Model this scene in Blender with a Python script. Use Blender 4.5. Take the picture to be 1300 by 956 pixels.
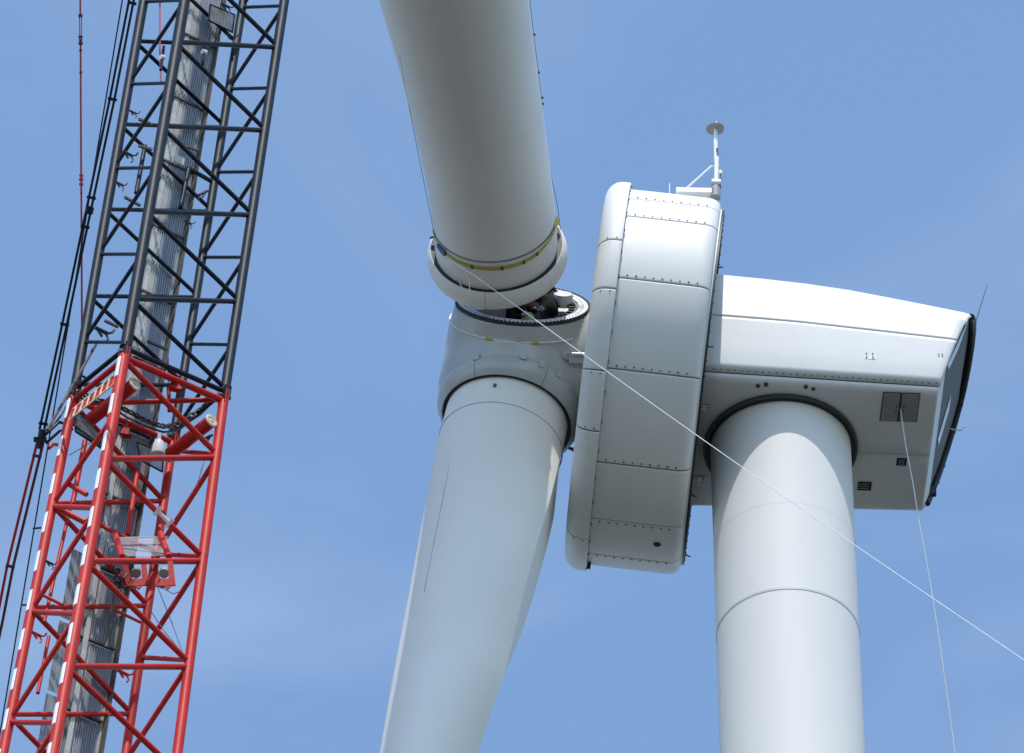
import bpy, bmesh, math, random
import numpy as np
from math import sin, cos, tan, pi, radians, sqrt
random.seed(7)
rng = np.random.default_rng(7)
scene = bpy.context.scene
for o in list(bpy.data.objects): bpy.data.objects.remove(o)

# ------------------------------------------------------------------ camera
FPX = 12900.0; CX, CY = 650.0, 478.0          # focal length in photo pixels (photo 1300 x 956)
EL, ROLL = radians(43.5), radians(-0.8)
V = lambda *a: np.array(a, float)
cam_pos = V(0, 0, 1.7)
_f = V(0, cos(EL), sin(EL)); _r = V(1, 0, 0); _u = V(0, -sin(EL), cos(EL))
cr = _r*cos(ROLL) + _u*sin(ROLL); cu = _u*cos(ROLL) - _r*sin(ROLL); cf = _f
cd = bpy.data.cameras.new('camera'); cam = bpy.data.objects.new('camera', cd)
scene.collection.objects.link(cam)
cd.sensor_width = 36; cd.lens = 36*FPX/1300
cd.clip_start = 1; cd.clip_end = 60000
from mathutils import Matrix, Vector
M = Matrix(((cr[0], cu[0], -cf[0], 0), (cr[1], cu[1], -cf[1], 0), (cr[2], cu[2], -cf[2], 1.7), (0, 0, 0, 1)))
cam.matrix_world = M
scene.camera = cam
scene.render.resolution_x = 1024; scene.render.resolution_y = 753

# ------------------------------------------------------------------ world, sun, exposure
SUN_EL, SUN_AZ = radians(63.5), radians(-4.5)      # azimuth: degrees to the left of straight behind the viewer
w = bpy.data.worlds.new('World'); scene.world = w; w.use_nodes = True
nt = w.node_tree; nt.nodes.clear()
out = nt.nodes.new('ShaderNodeOutputWorld'); bg = nt.nodes.new('ShaderNodeBackground')
sky = nt.nodes.new('ShaderNodeTexSky'); sky.sky_type = 'NISHITA'; sky.sun_disc = False
sky.sun_elevation = SUN_EL; sky.sun_rotation = pi + SUN_AZ
sky.altitude = 50; sky.air_density = 0.9; sky.dust_density = 0.4; sky.ozone_density = 1.05
tc = nt.nodes.new('ShaderNodeTexCoord')
mp = nt.nodes.new('ShaderNodeMapping'); mp.inputs['Scale'].default_value = (9, 16, 22); mp.inputs['Rotation'].default_value = (0.3, 0.5, 0.4)
nz = nt.nodes.new('ShaderNodeTexNoise'); nz.inputs['Scale'].default_value = 1.3; nz.inputs['Detail'].default_value = 5; nz.inputs['Roughness'].default_value = 0.5; nz.inputs['Distortion'].default_value = 0.6
rp = nt.nodes.new('ShaderNodeMapRange'); rp.inputs[1].default_value = 0.48; rp.inputs[2].default_value = 0.72; rp.inputs[3].default_value = 0.0; rp.inputs[4].default_value = 0.045
mx = nt.nodes.new('ShaderNodeMix'); mx.data_type = 'RGBA'
mx.inputs['B'].default_value = (7.5, 8.0, 8.6, 1)     # thin high cloud
nt.links.new(tc.outputs['Generated'], mp.inputs['Vector']); nt.links.new(mp.outputs['Vector'], nz.inputs['Vector'])
nt.links.new(nz.outputs['Fac'], rp.inputs[0]); nt.links.new(rp.outputs[0], mx.inputs['Factor'])
nt.links.new(sky.outputs['Color'], mx.inputs['A']); wb = nt.nodes.new('ShaderNodeVectorMath'); wb.operation = 'MULTIPLY'; wb.inputs[1].default_value = (0.955, 1.015, 1.0)   # slight white-balance tint multiplied into the sky colour
nt.links.new(mx.outputs['Result'], wb.inputs[0]); nt.links.new(wb.outputs[0], bg.inputs['Color'])
bg.inputs['Strength'].default_value = 0.15
nt.links.new(bg.outputs[0], out.inputs[0])
sl = bpy.data.lights.new('sun', 'SUN'); sun = bpy.data.objects.new('sun', sl); scene.collection.objects.link(sun)
sl.energy = 2.2; sl.angle = radians(0.5); sl.color = (1.0, 0.965, 0.92)
sd = Vector((-sin(SUN_AZ)*cos(SUN_EL), -cos(SUN_AZ)*cos(SUN_EL), sin(SUN_EL)))
sun.rotation_euler = sd.to_track_quat('Z', 'Y').to_euler(); sun.location = (0, 0, 200)
scene.view_settings.view_transform = 'Standard'; scene.view_settings.look = 'None'
scene.view_settings.exposure = 0.83; scene.view_settings.gamma = 1.0

# ------------------------------------------------------------------ measuring helpers (pixel of the photo -> true point in the place)
def ray(x, y): return cf + cr*(x-CX)/FPX - cu*(y-CY)/FPX
def at(x, y, dep): return cam_pos + ray(x, y)*dep
def hit(x, y, P, n):
    r = ray(x, y); return cam_pos + r*(((P-cam_pos)@n)/(r@n))
def unit(a): a = np.asarray(a, float); return a/np.linalg.norm(a)
def ortho(d, ref=None):
    d = unit(d); ref = V(0, 0, 1) if ref is None else ref
    if abs(d@ref) > 0.95: ref = V(1, 0, 0)
    x = unit(np.cross(ref, d)); return x, np.cross(d, x)

# ------------------------------------------------------------------ materials
def mat(name, col, rough=0.45, metal=0.0, coat=0.0, vary=0.06, scale=1.5, bump=0.0, dirt=0.0, dirtcol=(0.2, 0.18, 0.15), streak=None, spec=0.5, bscale=40):
    m = bpy.data.materials.new(name); m.use_nodes = True
    t = m.node_tree; b = t.nodes['Principled BSDF']
    b.inputs['Roughness'].default_value = rough; b.inputs['Metallic'].default_value = metal
    b.inputs['Coat Weight'].default_value = coat; b.inputs['Specular IOR Level'].default_value = spec
    g = t.nodes.new('ShaderNodeTexCoord')
    mpn = t.nodes.new('ShaderNodeMapping')
    if streak: mpn.inputs['Scale'].default_value = streak
    t.links.new(g.outputs['Object'], mpn.inputs['Vector'])
    n = t.nodes.new('ShaderNodeTexNoise'); n.inputs['Scale'].default_value = scale; n.inputs['Detail'].default_value = 6
    t.links.new(mpn.outputs[0], n.inputs['Vector'])
    r = t.nodes.new('ShaderNodeMapRange'); r.inputs[3].default_value = 1-vary; r.inputs[4].default_value = 1+vary
    r.inputs[1].default_value = 0.3; r.inputs[2].default_value = 0.7
    t.links.new(n.outputs['Fac'], r.inputs[0])
    h = t.nodes.new('ShaderNodeVectorMath'); h.operation = 'SCALE'
    h.inputs[0].default_value = col
    t.links.new(r.outputs[0], h.inputs['Scale'])
    last = h.outputs[0]
    if dirt > 0:
        n2 = t.nodes.new('ShaderNodeTexNoise'); n2.inputs['Scale'].default_value = scale*4; n2.inputs['Detail'].default_value = 9; n2.inputs['Roughness'].default_value = 0.7
        t.links.new(mpn.outputs[0], n2.inputs['Vector'])
        r2 = t.nodes.new('ShaderNodeMapRange'); r2.inputs[1].default_value = 0.52; r2.inputs[2].default_value = 0.72; r2.inputs[3].default_value = 0; r2.inputs[4].default_value = dirt
        t.links.new(n2.outputs['Fac'], r2.inputs[0])
        x = t.nodes.new('ShaderNodeMix'); x.data_type = 'RGBA'; x.inputs['B'].default_value = (*dirtcol, 1)
        t.links.new(r2.outputs[0], x.inputs['Factor']); t.links.new(last, x.inputs['A']); last = x.outputs['Result']
    t.links.new(last, b.inputs['Base Color'])
    if bump > 0:
        n3 = t.nodes.new('ShaderNodeTexNoise'); n3.inputs['Scale'].default_value = bscale; n3.inputs['Detail'].default_value = 4
        t.links.new(g.outputs['Object'], n3.inputs['Vector'])
        bp = t.nodes.new('ShaderNodeBump'); bp.inputs['Strength'].default_value = bump; bp.inputs['Distance'].default_value = 0.01
        t.links.new(n3.outputs['Fac'], bp.inputs['Height']); t.links.new(bp.outputs[0], b.inputs['Normal'])
    return m
MT = dict(
 grp=mat('white_grp', (0.68, 0.665, 0.64), 0.5, coat=0.0, spec=0.4, vary=0.035, scale=0.6, dirt=0.2, dirtcol=(0.5, 0.48, 0.44), bump=0.25, bscale=2.0),
 tower=mat('tower_paint', (0.70, 0.67, 0.635), 0.6, coat=0.0, spec=0.3, vary=0.02, scale=0.7, dirt=0.04, dirtcol=(0.5, 0.48, 0.44), streak=(1, 1, 0.15)),
 blade=mat('blade_gelcoat', (0.79, 0.765, 0.72), 0.55, coat=0.0, spec=0.35, vary=0.04, scale=0.45, dirt=0.10, dirtcol=(0.45, 0.45, 0.44)),
 hub=mat('hub_paint', (0.43, 0.44, 0.425), 0.36, coat=0.25, vary=0.05, scale=1.4, dirt=0.14, dirtcol=(0.33, 0.33, 0.32)),
 seam=mat('joint_grey', (0.16, 0.17, 0.17), 0.7),
 band=mat('weld_band_paint', (0.50, 0.52, 0.53), 0.5),
 black=mat('black_rubber_and_gaps', (0.012, 0.013, 0.014), 0.55),
 bolt=mat('dark_bolt_steel', (0.05, 0.05, 0.05), 0.5, metal=0.3),
 ringgreen=mat('yaw_ring_paint', (0.05, 0.06, 0.055), 0.4, dirt=0.4, dirtcol=(0.02, 0.02, 0.02)),
 hatch=mat('hatch_brown_grey', (0.25, 0.235, 0.23), 0.6, vary=0.1, scale=3, dirt=0.25),
 vent=mat('vent_brown', (0.28, 0.23, 0.18), 0.7, vary=0.2, scale=9),
 rear=mat('rear_grille_grey', (0.13, 0.13, 0.13), 0.85, vary=0.1, scale=2, dirt=0.2),
 pale=mat('pale_patch', (0.74, 0.76, 0.78), 0.3, vary=0.04),
 steel=mat('machined_steel', (0.60, 0.59, 0.56), 0.4, metal=0.35, vary=0.15, scale=5, dirt=0.3),
 dullsteel=mat('dull_steel', (0.30, 0.31, 0.31), 0.5, metal=0.5, vary=0.2, scale=5, dirt=0.5),
 mastwhite=mat('mast_white', (0.78, 0.77, 0.75), 0.4, vary=0.05, scale=6),
 discgrey=mat('disc_grey', (0.27, 0.285, 0.265), 0.5, vary=0.1, scale=6),
 yellow=mat('yellow_strap_webbing', (0.48, 0.40, 0.06), 0.85, vary=0.18, scale=8, dirt=0.3, dirtcol=(0.15, 0.14, 0.05)),
 blue=mat('blue_ratchet', (0.07, 0.09, 0.25), 0.6, vary=0.2, scale=10),
 green=mat('green_sticker', (0.01, 0.16, 0.10), 0.6),
 rope=mat('white_rope', (0.74, 0.73, 0.70), 0.8, vary=0.12, scale=14),
 cord=mat('dark_cord', (0.10, 0.10, 0.11), 0.8),
 crblack=mat('crane_black_paint', (0.009, 0.014, 0.022), 0.5, vary=0.3, scale=2, dirt=0.45, dirtcol=(0.045, 0.040, 0.036), bump=0.15, spec=0.22),
 crred=mat('crane_red_paint', (0.50, 0.022, 0.016), 0.5, vary=0.15, scale=1.5, dirt=0.6, dirtcol=(0.20, 0.07, 0.05), bump=0.12, spec=0.22),
 crredbright=mat('bright_red_plate', (0.40, 0.018, 0.012), 0.6, spec=0.2, vary=0.1, scale=3, dirt=0.15),
 redrope=mat('red_line', (0.46, 0.05, 0.05), 0.6, vary=0.2, scale=6),
 knot=mat('dark_red_coupling', (0.10, 0.02, 0.025), 0.6),
 alu=mat('walkway_aluminium', (0.27, 0.29, 0.33), 0.6, metal=0.1, vary=0.15, scale=1.5, dirt=0.35, dirtcol=(0.12, 0.11, 0.11), streak=(1,1,.3)),
 alurail=mat('walkway_rail_bright', (0.46, 0.45, 0.43), 0.55, metal=0.1, vary=0.2, scale=3, dirt=0.6, dirtcol=(0.16, 0.13, 0.11)),
 brownrail=mat('rusty_rail', (0.085, 0.07, 0.062), 0.7, vary=0.25, scale=3, dirt=0.5),
 reflect=mat('white_reflective_tape', (0.82, 0.82, 0.82), 0.5, vary=0.03),
 cream=mat('cream_end_plate', (0.62, 0.53, 0.38), 0.7, vary=0.15, scale=8, dirt=0.4, dirtcol=(0.3, 0.22, 0.13)),
 greasy=mat('greasy_chain', (0.045, 0.035, 0.028), 0.45, vary=0.5, scale=14, dirt=0.5, dirtcol=(0.2, 0.15, 0.1)),
 clothes=mat('black_workwear', (0.010, 0.011, 0.013), 0.9, vary=0.3, scale=9, bump=0.4),
 skin=mat('skin', (0.50, 0.32, 0.24), 0.55, vary=0.06, scale=10),
 helmetg=mat('pale_green_helmet', (0.45, 0.52, 0.33), 0.35),
 helmetw=mat('white_helmet', (0.75, 0.77, 0.82), 0.3),
 glove=mat('pale_blue_glove', (0.5, 0.57, 0.68), 0.8, vary=0.1, scale=20),
 hair=mat('dark_hair', (0.02, 0.015, 0.012), 0.8),
 orange=mat('orange_tool', (0.5, 0.14, 0.04), 0.6),
 ribbed=mat('cream_ribbed_sleeve', (0.42, 0.40, 0.34), 0.7),
 boxwhite=mat('cabinet_white', (0.68, 0.70, 0.74), 0.4, vary=0.06, scale=4, dirt=0.3),
)
# see-through mesh panel
mg = bpy.data.materials.new('clear_guard_sheet'); mg.use_nodes = True
b = mg.node_tree.nodes['Principled BSDF']; b.inputs['Base Color'].default_value = (0.55, 0.5, 0.5, 1); b.inputs['Alpha'].default_value = 0.28; b.inputs['Roughness'].default_value = 0.35
MT['guard'] = mg
# grass
mgr = bpy.data.materials.new('grass_field'); mgr.use_nodes = True; t = mgr.node_tree; b = t.nodes['Principled BSDF']; b.inputs['Roughness'].default_value = 0.95
n = t.nodes.new('ShaderNodeTexNoise'); n.inputs['Scale'].default_value = 0.05; n.inputs['Detail'].default_value = 8
g = t.nodes.new('ShaderNodeTexCoord'); t.links.new(g.outputs['Object'], n.inputs['Vector'])
cr_ = t.nodes.new('ShaderNodeValToRGB'); cr_.color_ramp.elements[0].color = (0.042,0.046,0.040,1); cr_.color_ramp.elements[1].color = (0.078,0.079,0.070,1)
cr_.color_ramp.elements[0].position = .35; cr_.color_ramp.elements[1].position = .65
t.links.new(n.outputs['Fac'], cr_.inputs[0]); t.links.new(cr_.outputs[0], b.inputs['Base Color'])
MT['grass'] = mgr
mgv = mat('gravel_pad', (0.24, 0.23, 0.21), 0.95, vary=0.15, scale=2); MT['gravel'] = mgv

# ------------------------------------------------------------------ objects
ORG = {}
def thing(name, label, cat, loc, group=None):
    o = bpy.data.objects.new(name, None); scene.collection.objects.link(o)
    o.location = tuple(loc); o['label'] = label; o['category'] = cat
    if group: o['group'] = group
    ORG[o.name] = V(*loc); return o
class MB:
    def __init__(s): s.v = []; s.f = []
    def add(s, vs, fs):
        k = len(s.v); s.v += [tuple(map(float, p)) for p in vs]; s.f += [tuple(i+k for i in f) for f in fs]; return s
    def tube(s, pts, r, n=10, cap=True, ref=None):
        pts = [np.asarray(p, float) for p in pts]; m = len(pts); rs = r if hasattr(r, '__len__') else [r]*m
        x = None; vs = []; fs = []
        for i, p in enumerate(pts):
            d = unit(pts[min(i+1, m-1)] - pts[max(i-1, 0)])
            if x is None: x, y = ortho(d, ref)
            else: x = unit(x - d*(x@d)); y = np.cross(d, x)
            for k in range(n):
                a = 2*pi*k/n; vs.append(p + x*rs[i]*cos(a) + y*rs[i]*sin(a))
        for i in range(m-1):
            for k in range(n): fs.append((i*n+k, i*n+(k+1) % n, (i+1)*n+(k+1) % n, (i+1)*n+k))
        if cap: fs.append(tuple(range(n))[::-1]); fs.append(tuple((m-1)*n+k for k in range(n)))
        return s.add(vs, fs)
    def box(s, c, ax, h):            # centre, three axes, half sizes
        c = np.asarray(c, float); vs = []
        for i in (-1, 1):
            for j in (-1, 1):
                for k in (-1, 1): vs.append(c + ax[0]*h[0]*i + ax[1]*h[1]*j + ax[2]*h[2]*k)
        return s.add(vs, [(0, 1, 3, 2), (4, 6, 7, 5), (0, 4, 5, 1), (2, 3, 7, 6), (0, 2, 6, 4), (1, 5, 7, 3)])
    def prism(s, poly, ext):         # polygon (list of points) pushed along ext
        poly = [np.asarray(p, float) for p in poly]; n = len(poly)
        vs = poly + [p+ext for p in poly]
        return s.add(vs, [tuple(range(n))[::-1], tuple(range(n, 2*n))] + [(i, (i+1) % n, n+(i+1) % n, n+i) for i in range(n)])
    def lathe(s, prof, O, d, n=64, a0=0.0, a1=2*pi, x=None, y=None, closed=None, capends=False):
        # prof: (l, r); turned round axis d through O
        if x is None: x, y = ortho(d)
        full = abs(a1-a0) > 2*pi-1e-6; m = n if full else n+1
        vs = []; fs = []
        for j in range(m):
            a = a0 + (a1-a0)*j/n; e = x*cos(a) + y*sin(a)
            for l, r in prof: vs.append(O + d*l + e*r)
        q = len(prof)
        for j in range(n):
            k = (j+1) % m if full else j+1
            for i in range(q-1): fs.append((j*q+i, j*q+i+1, k*q+i+1, k*q+i))
        if closed:
            for j in range(n):
                k = (j+1) % m if full else j+1
                fs.append((j*q+q-1, j*q, k*q, k*q+q-1))
            if capends and not full: fs.append(tuple(range(q))); fs.append(tuple((m-1)*q+i for i in range(q))[::-1])
        return s.add(vs, fs)
    def mk(s, name, material, parent=None, smooth=None, fix=True, **kw):
        if parent is not None:
            org = ORG[parent.name]
        else:
            a = np.array(s.v); org = V((a[:, 0].min()+a[:, 0].max())/2, (a[:, 1].min()+a[:, 1].max())/2, a[:, 2].min())
        me = bpy.data.meshes.new(name); me.from_pydata([tuple(np.array(p)-org) for p in s.v], [], s.f)
        if fix:
            bm = bmesh.new(); bm.from_mesh(me); bmesh.ops.recalc_face_normals(bm, faces=bm.faces); bm.to_mesh(me); bm.free()
        me.materials.append(MT[material]); o = bpy.data.objects.new(name, me); scene.collection.objects.link(o)
        if smooth is not None:
            for p in me.polygons: p.use_smooth = True
            me.set_sharp_from_angle(angle=radians(smooth))
        if parent is not None: o.parent = parent
        else: o.location = tuple(org)
        ORG[o.name] = org
        for k, v_ in kw.items(): o[k] = v_
        return o

# ------------------------------------------------------------------ ground
bmv = MB(); S = 30000
bmv.add([(-S, -S, 0), (S, -S, 0), (S, S, 0), (-S, S, 0)], [(0, 1, 2, 3)]).mk('ground', 'grass', kind='structure', fix=False)

# ------------------------------------------------------------------ turbine frame
PSI, TAU = radians(4.0), radians(6.3)
O0 = at(991, 569, 189.7)                          # tower axis at the underside of the nacelle
X = V(cos(PSI), sin(PSI), 0); Y = V(-sin(PSI), cos(PSI), 0); Z = V(0, 0, 1)
def L(x, y, z): return O0 + X*x + Y*y + Z*z
def onz(px, py, z=0.0): return hit(px, py, O0+Z*z, Z)
def ony(px, py, y=0.0): return hit(px, py, O0+Y*y, Y)
turb = thing('wind_turbine', 'white wind turbine with a large drum-shaped generator, its upper blade not yet fitted', 'wind turbine', (O0[0], O0[1], 0))

# tower
RT = 1.313
tw = MB(); prof = [(0, 3.6), (40, 2.6), (80, 1.9), (O0[2]-28, 1.36), (O0[2]-12, RT+0.01), (O0[2]-4, RT), (O0[2]+0.15, RT)]
tw.lathe(prof, V(O0[0], O0[1], 0), Z, n=128)
tower = tw.mk('tower', 'tower', turb, smooth=30)
for (px, py, wd) in ((1003.9, 746.5, .055), (994, 637, .018)):
    p = hit(px, py, O0 - Y*RT, Y)
    zz = p[2]
    MB().lathe([(zz-wd/2, RT-.01), (zz-wd/2, RT+(.009 if wd > .03 else .0015)), (zz+wd/2, RT+(.009 if wd > .03 else .0015)), (zz+wd/2, RT-.01)], V(O0[0], O0[1], 0), Z, n=128, closed=True).mk('weld_band', 'band' if wd > .03 else 'tower', tower, smooth=30)

# ------------------------------------------------------------------ nacelle
def hw(x): return 1.76 + (x+1.6)/4.4*(1.63-1.76)
def zb(x): return 0.06 - (x+1.6)/4.4*0.06
def zt(x): return float(np.interp(x, [-1.8, -1.2, .1, 1.09, 2.32, 3.58], [3.09, 3.06, 2.98, 2.87, 2.64, 2.385]))
def zc(x): return float(np.interp(x, [-1.8, -1.45, .04, 3.2], [1.53, 1.515, 1.47, 1.22]))
XF = -1.75
def xend(z): return 2.80 + 0.322*z
def sect(kind, x):
    h, b_, c, tp = hw(x), zb(x), zc(x), zt(x)
    if kind == 'floor_near': return [(-0.07, b_), (.4, b_), (.9, b_), (h-.10, b_), (h-.03, b_+.02), (h+.02, b_+.06), (h+.045, b_+.115)]
    if kind == 'side_low': return [(h+.05, b_+.135), (h+.125, b_+.20), (h+.148, b_+.228), (h+.16, b_+.29), (h+.185, (c+b_)*.5), (h+.20, c-.08), (h+.20, c-.02)]
    if kind == 'side_up': return [(h+.19, c+.012), (h+.185, c+.06), (h+.13, c+.6), (h-.02, tp-.55), (h-.12, tp-.25), (h-.3, tp), (h-.6, tp+.18), (h-1.1, tp+.30), (0, tp+.35)]
def skin(kind, side, name, material, parent, thick=0.03, y0=None):
    ts = [0, .12, .25, .4, .55, .7, .82, .92, .97, .99, 1.0]
    vs = []; n = None
    for t_ in ts:
        pts = []
        base = sect(kind, 0)
        for i in range(len(base)):
            z_ = base[i][1]; x_ = 0
            for _ in range(4):
                x_ = XF + t_*(xend(z_)-XF); z_ = sect(kind, x_)[i][1]
            yy = sect(kind, x_)[i][0]
            if side > 0 and kind == 'side_up': yy -= [0, 0, .08, .10, .18, .24, .2, .1, 0][i]
            if y0 is not None and i == 0: yy = y0
            ins = {0.99: .008, 1.0: .03}.get(t_, 0) if kind != 'floor_near' else {1.0: .015}.get(t_, 0)
            q = L(x_, side*(yy-ins), z_ - (ins if kind == 'side_up' and i > 4 else 0)); pts.append(q)
        n = len(pts); vs += pts
    fs = [(j*n+i, j*n+i+1, (j+1)*n+i+1, (j+1)*n+i) for j in range(len(ts)-1) for i in range(n-1)]
    mb = MB(); mb.add(vs, fs)
    i_ = len(mb.f)//2; fa, fb, fc = [np.array(mb.v[q]) for q in mb.f[i_][:3]]
    if np.cross(fb-fa, fc-fa) @ (fa - L(.6, 0, 1.4)) < 0: mb.f = [f[::-1] for f in mb.f]
    o = mb.mk(name, material, parent, smooth=50, fix=False)
    sm = o.modifiers.new('solid', 'SOLIDIFY'); sm.thickness = thick; sm.offset = -1
    return o
# inner body (dark backing seen through the joints)
nb = MB(); vs = []; K = 0
for t_ in (0, .33, .66, 1.0):
    ring_ = []
    prof2 = [(0, zb(0)+.05), (hw(0)-.04, zb(0)+.05), (hw(0)+.06, .3), (hw(0)+.12, zc(0)), (hw(0)-.1, zt(0)-.5), (hw(0)-.4, zt(0)-.08), (0, zt(0)+.25)]
    for i in range(len(prof2)):
        z_ = prof2[i][1]
        for _ in range(4):
            x_ = XF + t_*(xend(z_)-.06-XF)
            pr = [(0, zb(x_)+.05), (hw(x_)-.04, zb(x_)+.05), (hw(x_)+.02, zb(x_)+.25), (hw(x_)+.12, zc(x_)), (hw(x_)-.1, zt(x_)-.5), (hw(x_)-.4, zt(x_)-.08), (0, zt(x_)+.25)]
            z_ = pr[i][1]
        ring_.append((x_, pr[i][0], z_))
    pts = [L(x_, -y_, z_) for x_, y_, z_ in ring_] + [L(x_, y_, z_) for x_, y_, z_ in ring_[::-1][1:-1]]
    K = len(pts); vs += pts
fs = [(j*K+i, j*K+(i+1) % K, (j+1)*K+(i+1) % K, (j+1)*K+i) for j in range(3) for i in range(K)] + [tuple(range(K)), tuple(3*K+i for i in range(K))]
nac = nb.add(vs, fs).mk('nacelle', 'seam', turb)
skin('floor_near', -1, 'floor_panel', 'grp', nac, y0=-.062)
skin('floor_near', 1, 'floor_panel', 'grp', nac, y0=.078)
for s_ in (-1, 1):
    skin('side_low', s_, 'side_panel', 'grp', nac); skin('side_up', s_, 'roof_panel', 'grp', nac)
# bolts along the lower joint
mb = MB()
for k in range(33):
    x_ = -1.38 + k*(4.15/32); q = L(x_, -(hw(x_)+.088), zb(x_)+.168)
    mb.tube([q, q - Y*.012 - Z*.012], .0135, 6)
for k in range(9):
    pass
mb.mk('bolt_row', 'bolt', nac, kind='stuff')
# mounting pads with four studs
def pad(c, e1, e2, nn, sc=1.0, full=True):
    m_ = MB().box(c+nn*.006, (e1, e2, nn), (.11*sc, .085*sc, .006)); pd = m_.mk('mounting_pad', 'grp', nac)
    m_ = MB()
    for i in (-1, 1):
        for j in (-1, 1):
            q = c + e1*.06*i*sc + e2*.045*j*sc + nn*.01; m_.tube([q, q+nn*.02], .014, 6)
    m_.mk('pad_stud', 'bolt', nac, kind='stuff')
for (px, py) in ((895.3, 518.5), (888, 609), (1164, 560), (1160, 596)): pad(onz(px, py, zb(0)), X, Y, -Z)
for (px, py) in ((904, 436), (1104, 452)): pad(hit(px, py, O0-Y*(hw(0 if px < 1000 else 1.5)+.172), Y), X, Z, -Y)
pad(hit(1194, 452, O0-Y*(hw(3)+.172), Y), X, Z, -Y, .55)
# ports in the floor
for (px, py) in ((962.3, 490), (972.5, 488.6), (1023, 491.3), (1032.6, 493.7)):
    c = onz(px, py, zb(0))-Z*.002
    p_ = MB().lathe([(-.012, 0), (-.012, .040), (.06, .044), (.06, 0)], c, Z, n=20).mk('drain_port', 'black', nac)
    MB().lathe([(-.018, 0), (-.018, .012), (-.010, .012)], c+X*.02, Z, n=10).mk('port_plug', 'hatch', nac)
# service hatch with two doors
hx = [1.79, 2.475]; hy = [-1.60, -.83]
for (a, b_) in ((1.80, 2.105), (2.145, 2.465)):
    MB().box(L((a+b_)/2, (hy[0]+hy[1])/2, zb(2)-.012), (X, Y, Z), ((b_-a)/2, .375, .008)).mk('hatch_door', 'hatch', nac)
MB().box(L(2.13, -1.215, zb(2)-.003), (X, Y, Z), (.35, .39, .006)).mk('hatch_recess', 'black', nac)
m_ = MB()
for i, (x_, sgn) in enumerate(((2.06, -1), (2.2, 1))):
    for j in (-.06, .06): q = L(x_, -1.19+j, zb(2)-.02); m_.tube([q, q-Z*.02], .014, 8)
m_.mk('hatch_latch', 'bolt', nac)
# small louvred openings
c = onz(1144.5, 586, zb(2)); MB().box(c-Z*.004, (X, Y, Z), (.095, .105, .006)).mk('vent_opening', 'black', nac)
m_ = MB()
for k in (-.05, .0, .05):
    m_.box(c-Z*.014+Y*k, (unit(X+.25*Y), unit(Y-.25*X), Z), (.045, .012, .006)); m_.box(c-Z*.014+Y*k+X*.0, (unit(X-.25*Y), unit(Y+.25*X), Z), (.045, .008, .006))
m_.mk('vent_slat', 'dullsteel', nac)
c = onz(1097.5, 617, zb(2)); MB().box(c-Z*.004, (X, Y, Z), (.13, .115, .006)).mk('vent_opening', 'black', nac)
for k in range(3):
    MB().box(c-Z*.014+Y*(-.07+.06*k)-X*.02, (X, unit(Y+.5*Z), unit(Z-.5*Y)), (.10, .022, .004)).mk('vent_slat', 'vent', nac)
# rear face: a = across (0 near .. 1 far), b = up the slant
def hwz(z_):
    x_ = xend(z_); h_, tp = hw(x_), zt(x_); c_ = zc(x_)
    return float(np.interp(z_, [0, .12, .32, c_, tp-.55, tp-.25, tp, tp+.18, tp+.30], [h_-.03, h_+.05, h_+.155, h_+.185, h_-.02, h_-.12, h_-.3, h_-.6, h_-1.1]))
nrear = unit(X*1.0 - Z*.322)
def RF(a, b_, d=0.0, ins=.035):
    z_ = b_*2.70; h_ = max(.1, hwz(z_)-ins); lean = float(np.interp(z_, [1.2, 1.8, 2.1, 2.4, 2.6], [0, .09, .18, .24, .2]))
    return L(xend(z_), -h_ + (2*h_-lean)*a, z_) + nrear*d
def rfpoly(pts, d0, d1, name, material, ins=.035, par=None):
    return MB().prism([RF(a, b_, d0, ins) for a, b_ in pts], nrear*(d1-d0)).mk(name, material, par or nac)
bs = [.02, .06, .12, .3, .46, .6, .7, .8, .87, .93, .98]
rfpoly([(0, b_) for b_ in bs] + [(1, b_) for b_ in bs[::-1]], -.09, -.055, 'rear_backing', 'black')
rfpoly([(.012, .03), (.988, .03), (.988, .19), (.012, .19)], -.05, -.012, 'rear_lower_panel', 'grp', .05)
b2 = [.205, .3, .46, .6, .7, .8, .86]
grl = rfpoly([(.02, b_) for b_ in b2] + [(.96, b_) for b_ in b2[::-1]], -.05, -.03, 'rear_grille', 'rear', .06)
rfpoly([(.02, .26), (.09, .30), (.12, .56), (.05, .74), (.02, .78)], -.02, -.010, 'rear_pale_patch', 'pale', .06)  # flat pale patches laid over the grey rear panel
rfpoly([(.60, .25), (.69, .31), (.59, .52), (.47, .52)], -.02, -.010, 'rear_pale_patch', 'pale', .06)
m_ = MB()
for k in range(22):
    q = RF(.03+.94*k/21, .10, -.012); m_.tube([q, q+nrear*.005], .006, 6)
    q = RF(.03+.94*k/21, .17, -.012); m_.tube([q, q+nrear*.005], .005, 6)
m_.mk('rear_bolt', 'bolt', nac, kind='stuff')
m_ = MB()     # black tube stands in for the dark of the gap under the roof lip
path = [RF(0, .86, -.0, .07), RF(0, .93, -.0, .07), RF(.0, .985, .0, .07), RF(.5, 1.0, .0), RF(1, .985, 0, .05), RF(1.0, .93, 0, .05), RF(1.0, .86, 0, .05), RF(1.0, .75, 0, .05), RF(1.0, .6, 0, .05), RF(1.0, .4, 0, .05), RF(1.0, .12, 0, .05)]
m_.tube(path, .072, 8)
m_.mk('edge_gap_shade', 'black', nac, smooth=40)
for (a, b_) in ((1.0, .72), (.98, .86), (1.0, .5), (1.0, .36)):
    q = RF(a, b_, 0, .02); MB().box(q+nrear*.03, (nrear, Y, Z), (.035, .035, .04)).mk('lug', 'black', nac)
q = hit(1185, 624, RF(1, .1), X); MB().box(q, (X, Y, Z), (.05, .05, .09)).mk('tail_sensor', 'black', nac)
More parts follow.
